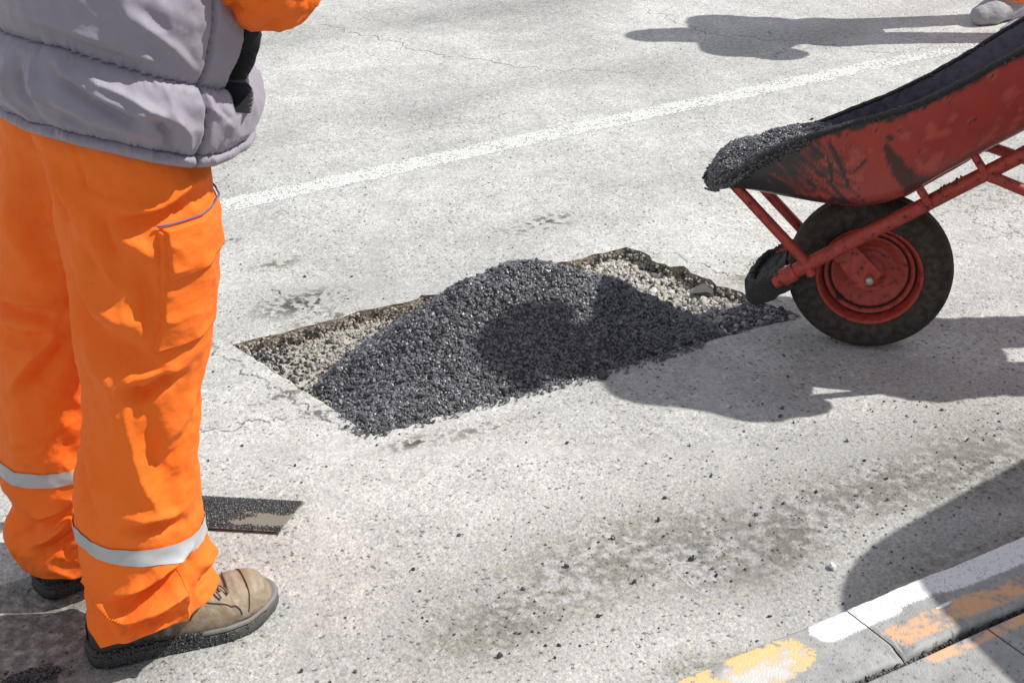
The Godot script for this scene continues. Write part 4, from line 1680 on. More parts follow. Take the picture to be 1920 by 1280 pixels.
func face_parts(J: Dictionary, node: Node3D, hard_hat: bool):
	var f: Vector3 = J.face.normalized()
	var r := f.cross(Vector3.UP).normalized()
	var u := r.cross(f)
	for s in [-1.0, 1.0]:
		var e := SphereMesh.new()
		e.radius = 0.0115
		e.height = 0.023
		e.radial_segments = 16
		e.rings = 8
		var o := put("eye", e, M.eye, node)
		o.position = J.head + f * 0.078 + u * 0.004 + r * s * 0.031
	if hard_hat:
		put("hard_hat", flesh_mesh([[J.head - f * 0.02 + u * 0.05, J.head + f * 0.02 + u * 0.05, 0.092, 0.086], [J.head + f * 0.06 + u * 0.045 - r * 0.05, J.head + f * 0.06 + u * 0.045 + r * 0.05, 0.02, 0.02], [J.head + f * 0.12 + u * 0.028 - r * 0.03, J.head + f * 0.12 + u * 0.028 + r * 0.03, 0.012, 0.012]], 0.007, 0.03), M.helmet, node)
	else:
		put("hair", flesh_mesh([[J.head - f * 0.045 + u * 0.040, J.head + f * 0.015 + u * 0.055, 0.080, 0.062], [J.head - f * 0.06 - u * 0.02, J.head - f * 0.045 + u * 0.03, 0.055, 0.07]], 0.006, 0.02, 0.006, 4, 60.0), M.hair, node)


func dress(J: Dictionary, node: Node3D, jacket: Material, trousers: Material, boot: Material):
	var B := [[J.hip_l + Vector3(0, 0.05, 0), J.hip_r + Vector3(0, 0.05, 0), 0.105, 0.105], [(J.hip_l + J.hip_r) / 2, J.chest, 0.130, 0.150], [J.chest + (J.sh_l - J.chest) * 0.5, J.chest + (J.sh_r - J.chest) * 0.5, 0.135, 0.135], [J.sh_l, J.sh_r, 0.075, 0.075]]
	for s in ["l", "r"]:
		B.append([J["sh_" + s], J["el_" + s], 0.076, 0.062])
		B.append([J["el_" + s], J["el_" + s].lerp(J["wr_" + s], 0.9), 0.062, 0.046])
	put("jacket", flesh_mesh(B, 0.016, 0.05, 0.02, 5, 12.0), jacket, node)
	var L := [[J.hip_l, J.hip_r, 0.095, 0.095]]
	for s in ["l", "r"]:
		L.append([J["hip_" + s], J["kn_" + s], 0.083, 0.066])
		L.append([J["kn_" + s], J["an_" + s] + Vector3(0, 0.04, 0), 0.068, 0.066])
	put("trousers", flesh_mesh(L, 0.016, 0.02, 0.02, 6, 12.0), trousers, node)
	for s in ["l", "r"]:
		var a: Vector3 = J["an_" + s]
		put("boot", flesh_mesh([[a + Vector3(0, 0.05, 0), a - J.toe * 0.03 - Vector3(0, 0.03, 0), 0.052, 0.048], [a - J.toe * 0.04 - Vector3(0, 0.044, 0), a + J.toe * 0.13 - Vector3(0, 0.046, 0), 0.044, 0.044], [a + J.toe * 0.13 - Vector3(0, 0.046, 0), a + J.toe * 0.19 - Vector3(0, 0.052, 0), 0.046, 0.038]], 0.008, 0.03, 0.005, 9, 30.0), boot, node)


# ------------------------------------------------------------------ the worker in front
# folds: [height, width, [angle in degrees, y], ...]; angle 0 looks along x, 90 to the pavement
func prepare_folds(L: Array, radius: float) -> Array:
	var out := []
	for e in L:
		var pts := []
		var lo := Vector2.INF
		var hi := -Vector2.INF
		for k in range(2, e.size()):
			var p := Vector2(deg_to_rad(e[k][0]) * radius, e[k][1])
			pts.append(p)
			lo = lo.min(p)
			hi = hi.max(p)
		var m: float = e[1] * 2.6
		out.append([e[0], e[1], pts, Rect2(lo - Vector2(m, m), hi - lo + Vector2(m, m) * 2.0)])
	return out


func fold_at(L: Array, q: Vector2) -> float:
	var sum := 0.0
	for e in L:
		if not e[3].has_point(q):
			continue
		var d := poly_dist(e[2], q)
		var fade: float = 0.45 + 0.55 * smoothstep(0.0, 0.25, minf(d[1], 1.0 - d[1]))
		var x: float = d[0] / e[1]
		sum += e[0] * 1.15 * fade * (exp(-pow(x, 1.35) * 1.5) if e[0] > 0.0 else exp(-x * x * 1.25))
	return sum


var LEG := {}


func leg_setup():
	LEG.r = {
		"table": [[0.0, -0.612, -2.120, 0.102], [0.07, -0.612, -2.120, 0.103], [0.122, -0.604, -2.120, 0.106], [0.18, -0.601, -2.120, 0.104], [0.229, -0.603, -2.120, 0.105], [0.28, -0.602, -2.120, 0.104], [0.331, -0.597, -2.120, 0.101], [0.429, -0.585, -2.120, 0.095], [0.468, -0.580, -2.120, 0.095], [0.524, -0.573, -2.120, 0.098], [0.571, -0.567, -2.120, 0.106], [0.616, -0.564, -2.120, 0.109], [0.687, -0.558, -2.120, 0.113], [0.757, -0.555, -2.120, 0.120], [0.832, -0.556, -2.120, 0.122], [0.90, -0.561, -2.125, 0.128], [0.97, -0.561, -2.13, 0.128]],
		"hem": [0.065, 0.048, 30.0],
		"folds": prepare_folds([
			[0.014, 0.015, [95, 0.556], [87, 0.572], [59, 0.577], [43, 0.572]],
			[-0.019, 0.014, [91, 0.549], [77, 0.536], [58, 0.555], [42, 0.557]],
			[-0.024, 0.028, [140, 0.703], [133, 0.647], [94, 0.609], [67, 0.583]],
			[0.018, 0.027, [128, 0.742], [112, 0.692], [80, 0.655]],
			[0.010, 0.020, [132, 0.60], [110, 0.57], [100, 0.53], [100, 0.47]],
			[-0.007, 0.007, [101, 0.828], [93, 0.765]],
			[-0.006, 0.007, [119, 0.783], [108, 0.74]],
			[0.008, 0.010, [110, 0.815], [101, 0.755], [90, 0.72]],
			[0.024, 0.011, [142, 0.183], [112, 0.157], [98, 0.137], [81, 0.151], [54, 0.166], [45, 0.166]],
			[-0.022, 0.012, [101, 0.163], [80, 0.176], [58, 0.197], [36, 0.216]],
			[0.015, 0.012, [116, 0.176], [77, 0.202], [58, 0.222], [30, 0.236]],
			[-0.018, 0.016, [118, 0.128], [95, 0.112], [70, 0.126], [50, 0.132]],
			[0.013, 0.011, [45, 0.166], [44, 0.106]],
			[0.014, 0.018, [20, 0.190], [1, 0.180], [-30, 0.178]],
			[-0.016, 0.010, [22, 0.152], [0, 0.150], [-30, 0.150]],
			[0.010, 0.016, [20, 0.115], [0, 0.115], [-30, 0.118]],
			[-0.012, 0.011, [88, 0.303], [60, 0.297], [33, 0.290]],
			[0.011, 0.012, [92, 0.324], [60, 0.318], [36, 0.310]],
			[0.011, 0.016, [92, 0.543], [90, 0.485], [78, 0.39], [60, 0.327]],
			[-0.011, 0.020, [70, 0.50], [66, 0.43], [48, 0.36]],
			[0.010, 0.020, [19, 0.523], [44, 0.467], [59, 0.439]],
			[-0.009, 0.016, [10, 0.47], [35, 0.43], [50, 0.40]],
			[-0.018, 0.020, [149, 0.898], [143, 0.837], [137, 0.80]],
			[0.012, 0.020, [128, 0.90], [124, 0.85], [118, 0.81]],
			[0.014, 0.013, [78, 0.838], [53, 0.841], [35, 0.864], [6, 0.856]],
			[-0.015, 0.013, [84, 0.818], [66, 0.822], [48, 0.830], [30, 0.84]],
			[0.010, 0.014, [90, 0.80], [75, 0.785], [66, 0.76]],
			[-0.012, 0.014, [76, 0.76], [72, 0.70], [71, 0.64]],
			[-0.004, 0.004, [106, 0.934], [108, 0.872], [94, 0.859], [76, 0.855]],
			[0.008, 0.02, [150, 0.45], [125, 0.40], [115, 0.34]],
			[-0.010, 0.018, [160, 0.41], [135, 0.36], [120, 0.29]],
			[-0.010, 0.014, [150, 0.12], [130, 0.10], [110, 0.075]],
			[0.008, 0.012, [155, 0.09], [135, 0.07], [118, 0.05]],
			[0.012, 0.03, [200, 0.6], [230, 0.5]], [-0.012, 0.03, [220, 0.7], [260, 0.62]], [0.012, 0.03, [300, 0.5], [330, 0.42]], [0.014, 0.02, [200, 0.2], [250, 0.17], [300, 0.19]], [-0.014, 0.02, [200, 0.15], [250, 0.13], [300, 0.14]]], 0.108)}
	LEG.l = {
		"table": [[0.0, -0.762, -2.325, 0.099], [0.05, -0.772, -2.325, 0.105], [0.107, -0.787, -2.325, 0.110], [0.163, -0.768, -2.325, 0.106], [0.207, -0.776, -2.322, 0.110], [0.24, -0.778, -2.320, 0.111], [0.34, -0.774, -2.315, 0.106], [0.43, -0.760, -2.31, 0.106], [0.52, -0.748, -2.30, 0.116], [0.6, -0.722, -2.29, 0.126], [0.75, -0.684, -2.285, 0.136], [0.85, -0.652, -2.280, 0.130], [0.97, -0.645, -2.275, 0.130]],
		"hem": [0.058, 0.010, 60.0],
		"folds": prepare_folds([
			[-0.022, 0.018, [165, 0.592], [115, 0.602], [80, 0.596]],
			[0.016, 0.016, [165, 0.625], [115, 0.632], [80, 0.63]],
			[-0.014, 0.016, [160, 0.562], [105, 0.549], [80, 0.56]],
			[0.014, 0.016, [116, 0.450], [92, 0.53], [80, 0.56]],
			[-0.012, 0.018, [100, 0.45], [82, 0.50], [70, 0.55]],
			[0.016, 0.012, [114, 0.136], [92, 0.174], [73, 0.207]],
			[-0.016, 0.013, [100, 0.128], [82, 0.150], [64, 0.185]],
			[0.014, 0.011, [106, 0.198], [73, 0.229]],
			[-0.014, 0.012, [112, 0.176], [90, 0.196], [68, 0.215]],
			[0.012, 0.02, [165, 0.16], [140, 0.14], [125, 0.11]],
			[-0.012, 0.015, [150, 0.19], [130, 0.17], [118, 0.15]],
			[-0.010, 0.012, [86, 0.13], [70, 0.12]],
			[0.008, 0.03, [120, 0.40], [110, 0.33]], [0.012, 0.03, [130, 0.80], [110, 0.72], [95, 0.66]], [-0.014, 0.03, [120, 0.86], [100, 0.78], [88, 0.70]],
			[0.012, 0.03, [200, 0.6], [230, 0.5]], [-0.012, 0.03, [220, 0.7], [260, 0.62]], [0.012, 0.03, [300, 0.5], [330, 0.42]], [-0.012, 0.03, [20, 0.5], [50, 0.42]]], 0.11)}
	SH.cloth = noise(141, 7.0, 3)
	SH.cloth2 = noise(142, 3.0, 2)
	SH.cloth3 = noise(143, 1.0, 3)


func leg_hem(side: String, th: float) -> float:
	var h: Array = LEG[side].hem
	return h[0] + h[1] * cos(th - deg_to_rad(h[2]))


func leg_point(side: String, th: float, y: float, off := 0.0) -> Vector3:
	var L: Dictionary = LEG[side]
	var r := curve_table(L.table, y, 3)
	var deg := fposmod(rad_to_deg(th) + 100.0, 360.0) - 100.0
	var q := Vector2(deg_to_rad(deg) * (0.108 if side == "r" else 0.11), y)
	var d := fold_at(L.folds, q)
	var seed_off := 0.0 if side == "r" else 3.0
	var x3 := cos(th) * 0.1 + seed_off
	var z3 := sin(th) * 0.1
	# soft long creases
	var c: float = SH.cloth.get_noise_3d(x3 * 1.2 + y * 0.5, y * 0.9, z3 * 1.2)
	var w2: float = SH.cloth3.get_noise_3d(x3 * 7.0 + y * 9.0 + c, y * 20.0 - x3 * 8.0, z3 * 7.0)
	d += (0.25 - absf(w2)) * 0.0022
	d += (0.35 - absf(c)) * 0.012 + SH.cloth2.get_noise_3d(x3, y, z3) * 0.010
	var rr := r + d + off - (0.006 if side == "r" else 0.0)
	return Vector3(curve_table(L.table, y, 1) + cos(th) * rr, y, curve_table(L.table, y, 2) + sin(th) * rr)


func leg_patch(side: String, nu: int, nv: int, at: Callable, base: Vector3) -> ArrayMesh:
	# at(u, v) gives [angle in degrees, y, offset]
	var P := PackedVector3Array()
	for v in nv:
		for u in nu:
			var q: Array = at.call(float(u) / (nu - 1), float(v) / (nv - 1))
			P.append(leg_point(side, deg_to_rad(q[0]), q[1], q[2]) - base)
	var I := grid_index(nu, nv, false, false)
	var N := smooth_normals(P, I)
	var m := (nv / 2) * nu + nu / 2
	var c := Vector3(curve_table(LEG[side].table, P[m].y, 1), P[m].y, curve_table(LEG[side].table, P[m].y, 2)) - base
	if N[m].dot(P[m] - c) < 0.0:
		I = grid_index(nu, nv, false, true)
		N = smooth_normals(P, I)
	return arr(P, I, N)


func build_worker():
	leg_setup()
	var base := Vector3(-0.66, 0, -2.19)
	var who := thing("person", "road worker in orange trousers and grey quilted vest, standing with his back turned", "person", base)
	# ---- body under the clothes
	var J := {"hip_l": Vector3(-0.635, 0.90, -2.27), "hip_r": Vector3(-0.555, 0.90, -2.125), "chest": Vector3(-0.565, 1.27, -2.20), "sh_l": Vector3(-0.635, 1.41, -2.37), "sh_r": Vector3(-0.485, 1.41, -2.045), "el_l": Vector3(-0.52, 1.17, -2.50), "el_r": Vector3(-0.335, 1.148, -2.12), "wr_l": Vector3(-0.43, 1.24, -2.42), "wr_r": Vector3(-0.365, 1.27, -2.31), "kn_l": Vector3(-0.715, 0.50, -2.285), "kn_r": Vector3(-0.575, 0.50, -2.12), "an_l": Vector3(-0.775, 0.09, -2.325), "an_r": Vector3(-0.635, 0.09, -2.12), "head": Vector3(-0.525, 1.66, -2.225), "face": (FDIR + Vector3(0, -0.3, 0)).normalized(), "toe": FDIR, "hd_l": Vector3(0.0, 0.5, 0.6), "hd_r": Vector3(-0.5, 0.2, -0.9), "pa_l": Vector3(-0.5, 0.0, 0.2), "pa_r": Vector3(-0.6, -0.2, 0.5)}
	J = shift(J, base)
	put("body", make_body(J, 0.8), M.skin, who)
	face_parts(J, who, false)
	# ---- trousers
	var V := PackedVector3Array()
	var TC := PackedColorArray()
	var tn := noise(191, 8.0, 4)
	var tn2 := noise(192, 40.0, 3)
	var I := PackedInt32Array()
	var nu := 200
	var nv := 236
	for side in ["l", "r"]:
		var b := V.size()
		for v in nv + 4:
			for u in nu:
				var th := TAU * u / nu
				var h := leg_hem(side, th)
				if v >= 4:
					var f := float(v - 4) / (nv - 1)
					# denser rows low down, where the cloth is bunched
					var y := lerpf(h, 0.965, f * (0.82 + 0.18 * f))
					V.append(leg_point(side, th, y) - base)
				else:
					# inside of the hem
					V.append(leg_point(side, th, h + [0.05, 0.02, 0.004, 0.0][v], [-0.006, -0.005, -0.004, -0.0015][v]) - base)
				var p := V[V.size() - 1]
				var g := tn.get_noise_3dv(p * Vector3(1.0, 0.6, 1.0))
				var col := Color(0.90, 0.158, 0.006).lerp(Color(0.88, 0.178, 0.014), clampf(0.5 + 1.2 * g, 0.0, 1.0) * 0.7)
				var smut := smoothstep(0.16, 0.03, p.y - leg_hem(side, th) + 0.05 * g) * smoothstep(0.18, 0.5, tn2.get_noise_3dv(p) + 0.8 * g) * 0.22
				smut = maxf(smut, smoothstep(0.58, 0.70, tn2.get_noise_3dv(p * 0.7) + 0.5 * g) * 0.10)
				TC.append(col.lerp(Color(0.10, 0.045, 0.02), smut))
		I.append_array(grid_index(nu, nv + 4, true, true, b))
	var N := smooth_normals(V, I)
	var mid := nu * 100 + 50
	if N[mid].dot(V[mid] - (Vector3(-0.75, V[mid].y, -2.29) - base)) < 0.0:
		for k in range(0, I.size(), 3):
			var q := I[k + 1]
			I[k + 1] = I[k + 2]
			I[k + 2] = q
		N = smooth_normals(V, I)
	var tr := put("trousers", arr(V, I, N, TC), M.cloth, who)
	# reflective bands
	put("reflective_band", leg_patch("r", 140, 8, func(u, v): return [360.0 * u, 0.236 + 0.028 * v + 0.012 * cos(deg_to_rad(360.0 * u - 170.0)), 0.0022], base), M.band, tr)
	put("reflective_band", leg_patch("l", 140, 8, func(u, v): return [360.0 * u, 0.266 + 0.026 * v - 0.008 * cos(deg_to_rad(360.0 * u - 150.0)), 0.0022], base), M.band, tr)
	# cargo pocket with flap, piping and seams
	var left_edge := [[0.60, 70.0], [0.657, 63.0], [0.743, 62.0], [0.81, 61.0]]
	put("cargo_pocket", leg_patch("r", 60, 70, func(u, v):
		var y := lerpf(0.609, 0.806, v)
		var a := lerpf(lerp_table(left_edge, y, 1), -70.0, u)
		var rim := minf(minf(u, 1.0 - u) * 4.0, minf(v, 1.0 - v) * 6.0)
		return [a, y + 0.010 * (1.0 - v) * sin(u * PI), -0.001 + (0.004 + 0.007 * smoothstep(5.0, 40.0, a)) * smoothstep(0.0, 0.06, rim) + 0.003 * sin(PI * u) * sin(PI * v)], base), M.orange, tr)
	put("pocket_flap", leg_patch("r", 60, 34, func(u, v):
		var a := lerpf(58.5, -72.0, u)
		var low := 0.727 + 0.008 * sin(u * PI)
		var y := lerpf(low, 0.8095, v)
		var rim := minf(minf(u, 1.0 - u) * 5.0, minf(v, 1.0 - v) * 4.0)
		return [a, y, 0.004 + (0.006 + 0.0085 * smoothstep(5.0, 40.0, a)) * smoothstep(0.0, 0.10, rim) - 0.004 * v], base), M.orange, tr)
	var line := []
	for k in 30:
		line.append(leg_point("r", deg_to_rad(lerpf(61.0, -65.0, k / 29.0)), 0.8125, 0.008) - base)
	put("piping", tube(line, 0.0017, 6), M.piping, tr)
	for e in [[0.613, 68.0, -60.0, 0.0], [0.7335, 57.0, 22.0, 0.0205]]:
		line = []
		for k in 30:
			line.append(leg_point("r", deg_to_rad(lerpf(e[1], e[2], k / 29.0)), e[0] + 0.010 * sin(PI * k / 29.0) * float(e[3] < 0.01), e[3] * lerpf(0.72, 0.60, k / 29.0) + 0.0004) - base)
		put("seam", tube(line, 0.0011, 5), M.orange, tr)
	for e in [[44.0, 0.11, 0.24]]:
		line = []
		for k in 40:
			line.append(leg_point("r", deg_to_rad(e[0]), lerpf(e[1], e[2], k / 39.0) + 0.012, 0.0004) - base)
		put("seam", tube(line, 0.0008, 5), M.orange, tr)
	# ---- boots
	make_boot(who, Vector3(-0.707, 0, -2.086) - base, deg_to_rad(25.4), 1.0, 0)
	make_boot(who, Vector3(-0.840, 0, -2.268) - base, deg_to_rad(43.0), -1.0, 1)
	# ---- orange sleeves
	for s in ["r", "l"]:
		var e: Vector3 = J["el_" + s]
		put("sleeve", flesh_mesh([[J["sh_" + s], e.lerp(J["sh_" + s], 0.1), 0.084, 0.068], [e.lerp(J["sh_" + s], 0.1), e, 0.066, 0.062], [e, e.lerp(J["wr_" + s], 0.85), 0.064, 0.045]], 0.008, 0.03, 0.030, 7, 13.0), M.orange, who)
	build_vest(who, base)


func vest_axes(y: float) -> Vector2:
	var T := [[0.82, 0.196, 0.222], [0.88, 0.200, 0.226], [0.95, 0.203, 0.228], [1.05, 0.206, 0.236], [1.2, 0.198, 0.24], [1.32, 0.175, 0.236], [1.40, 0.145, 0.215], [1.45, 0.11, 0.15], [1.49, 0.085, 0.09], [1.54, 0.078, 0.082]]
	return Vector2(curve_table(T, y, 1) * 0.93, curve_table(T, y, 2))


func vest_hem(deg: float) -> float:
	return lerp_table([[-180, 0.945], [-120, 0.935], [-60, 0.90], [0, 0.868], [51, 0.884], [61, 0.886], [75, 0.895], [92, 0.912], [111, 0.931], [132, 0.943], [160, 0.945], [180, 0.945]], deg, 1)


func vest_seam(deg: float) -> float:
	return lerp_table([[-180, 1.085], [-120, 1.06], [-60, 1.02], [0, 0.985], [59, 0.995], [70, 1.011], [88, 1.033], [107, 1.058], [126, 1.077], [150, 1.083], [180, 1.085]], deg, 1)


func build_vest(who: Node3D, base: Vector3):
	var nu := 400
	var nv := 230
	var folds := prepare_folds([
		[0.010, 0.010, [150, 1.05], [153, 0.999], [146, 0.967]],
		[0.012, 0.009, [138, 1.062], [136, 1.015], [131, 0.985]],
		[-0.010, 0.009, [144, 1.055], [145, 1.01], [139, 0.97]],
		[0.013, 0.012, [129, 1.066], [120, 1.038], [103, 1.0], [92, 0.985]],
		[-0.012, 0.011, [128, 1.046], [116, 1.018], [102, 0.985]],
		[0.010, 0.010, [119, 1.052], [105, 1.026], [84, 0.972]],
		[-0.012, 0.007, [93, 0.985], [88, 0.960], [87, 0.925]],
		[0.010, 0.012, [86, 0.99], [80, 0.95], [79, 0.92]],
		[0.012, 0.014, [138, 1.124], [106, 1.090]],
		[-0.012, 0.012, [134, 1.105], [104, 1.075]],
		[0.005, 0.012, [99, 1.128], [84, 1.08], [73, 1.035]],
		[-0.005, 0.010, [92, 1.128], [78, 1.07], [71, 1.03]],
		[0.012, 0.014, [133, 1.022], [117, 0.989], [95, 0.956]],
		[-0.012, 0.012, [140, 1.0], [122, 0.975], [100, 0.945]],
		[0.010, 0.010, [116, 1.094], [100, 1.075], [89, 1.06]],
		[-0.009, 0.010, [150, 0.99], [140, 0.965], [134, 0.955]],
		[0.008, 0.010, [73, 0.99], [62, 0.96], [58, 0.935]],
		[-0.008, 0.008, [66, 0.995], [63, 0.97], [60, 0.95]]], 0.22)
	var n := noise(151, 9.0, 3)
	var n2 := noise(152, 26.0, 3)
	var n3 := noise(153, 1.0, 3)
	var V := PackedVector3Array()
	var C := PackedColorArray()
	var B := Vector3(-0.57, 0, -2.2)
	# the slit of the side pocket: left lip, right lip
	var ll := [[0.955, 53.5], [0.962, 55.0], [1.005, 54.5], [1.053, 48.0], [1.10, 45.0], [1.16, 44.0]]
	var rl := [[0.955, 52.0], [0.977, 46.0], [1.033, 40.5], [1.081, 41.5], [1.16, 42.5]]
	for v in nv:
		for u in nu:
			var deg := -180.0 + 360.0 * u / nu
			var phi := deg_to_rad(deg)
			var hem := vest_hem(deg)
			var f := float(v) / (nv - 1)
			var y := lerpf(hem, 1.54, f * (0.6 + 0.4 * f))
			var ax := vest_axes(y)
			var seam := vest_seam(deg)
			var frac := 0.0
			if y < hem + 0.018:
				frac = clampf((y - hem) / 0.018, 0.0, 1.0)
			elif y < seam:
				frac = (y - hem - 0.018) / (seam - hem - 0.018)
			else:
				frac = fposmod((y - seam) / 0.165, 1.0)
			var puff := pow(maxf(sin(PI * pow(frac, 1.15)), 0.0), 0.5)
			var d := (0.008 if y < hem + 0.018 else 0.024) * puff - 0.014
			# upright seam at the side
			var sd := deg - lerp_table([[0.9, 74.0], [0.973, 70.5], [1.011, 70.0], [1.067, 66.0], [1.15, 61.0], [1.4, 60.0]], y, 1)
			d -= 0.011 * exp(-pow(sd * 0.0038 / 0.0045, 2.0))
			var q := Vector2(phi * 0.22, y)
			var damp := 0.35 + 0.65 * minf(puff, 1.0)
			d += fold_at(folds, q) * damp * 0.95
			d += (0.30 - absf(n.get_noise_3d(cos(phi) * 0.2 + y * 0.4, y * 0.8, sin(phi) * 0.2))) * 0.012 * damp
			# crisp small wrinkles, running down to the front
			var wa := phi * 0.22 * 0.8 - y * 0.6
			var wb := phi * 0.22 * 0.6 + y * 0.8
			var wr := n3.get_noise_3d(wa * 9.0 + 1.5 * n.get_noise_2d(phi, y), wb * 26.0, 1.0 if deg > 0.0 else 5.0)
			d += (0.22 - absf(wr)) * 0.0016 * damp
			# gathers along the stitched seams
			var gather := exp(-pow(minf(absf(y - seam), absf(y - hem - 0.018)) / 0.012, 2.0))
			d += n2.get_noise_2d(deg * 0.02, y * 0.5) * 0.006 * gather
			var col := Color(0.270, 0.242, 0.285)
			if y > 0.955 and y < 1.16:
				var a := lerp_table(rl, y, 1)
				var b := lerp_table(ll, y, 1)
				var k := smoothstep(-1.0, 1.8, minf(deg - a, b - deg))
				d -= 0.032 * k
				col = col.lerp(Color(0.008, 0.008, 0.014), smoothstep(-2.2, -0.9, minf(deg - a, (b - deg) * 1.5)))
				# raised front flap
				d += 0.012 * smoothstep(-9.0, -1.5, deg - a) * smoothstep(0.6, -1.0, deg - a)
			if absf(sd) < 0.35 or absf(y - seam) < 0.0011 or absf(y - hem - 0.018) < 0.0011:
				col = Color(0.09, 0.08, 0.11)
			var p := B + FDIR * cos(phi) * (ax.x + d) + RDIR * sin(phi) * (ax.y + d)
			V.append(Vector3(p.x, y, p.z) - base)
			C.append(col)
	# fold the hem inwards
	var inner := PackedVector3Array()
	var W := PackedVector3Array()
	var D := PackedColorArray()
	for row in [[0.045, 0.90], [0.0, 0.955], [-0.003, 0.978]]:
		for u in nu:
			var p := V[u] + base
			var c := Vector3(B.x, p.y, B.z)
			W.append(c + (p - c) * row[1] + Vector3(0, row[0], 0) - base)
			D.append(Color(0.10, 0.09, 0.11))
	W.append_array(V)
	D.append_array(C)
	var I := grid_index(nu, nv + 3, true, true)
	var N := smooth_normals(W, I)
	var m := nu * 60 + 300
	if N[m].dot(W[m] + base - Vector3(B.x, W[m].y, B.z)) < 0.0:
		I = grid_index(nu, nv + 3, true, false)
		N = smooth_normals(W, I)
	put("vest", arr(W, I, N, D), M.vest, who)


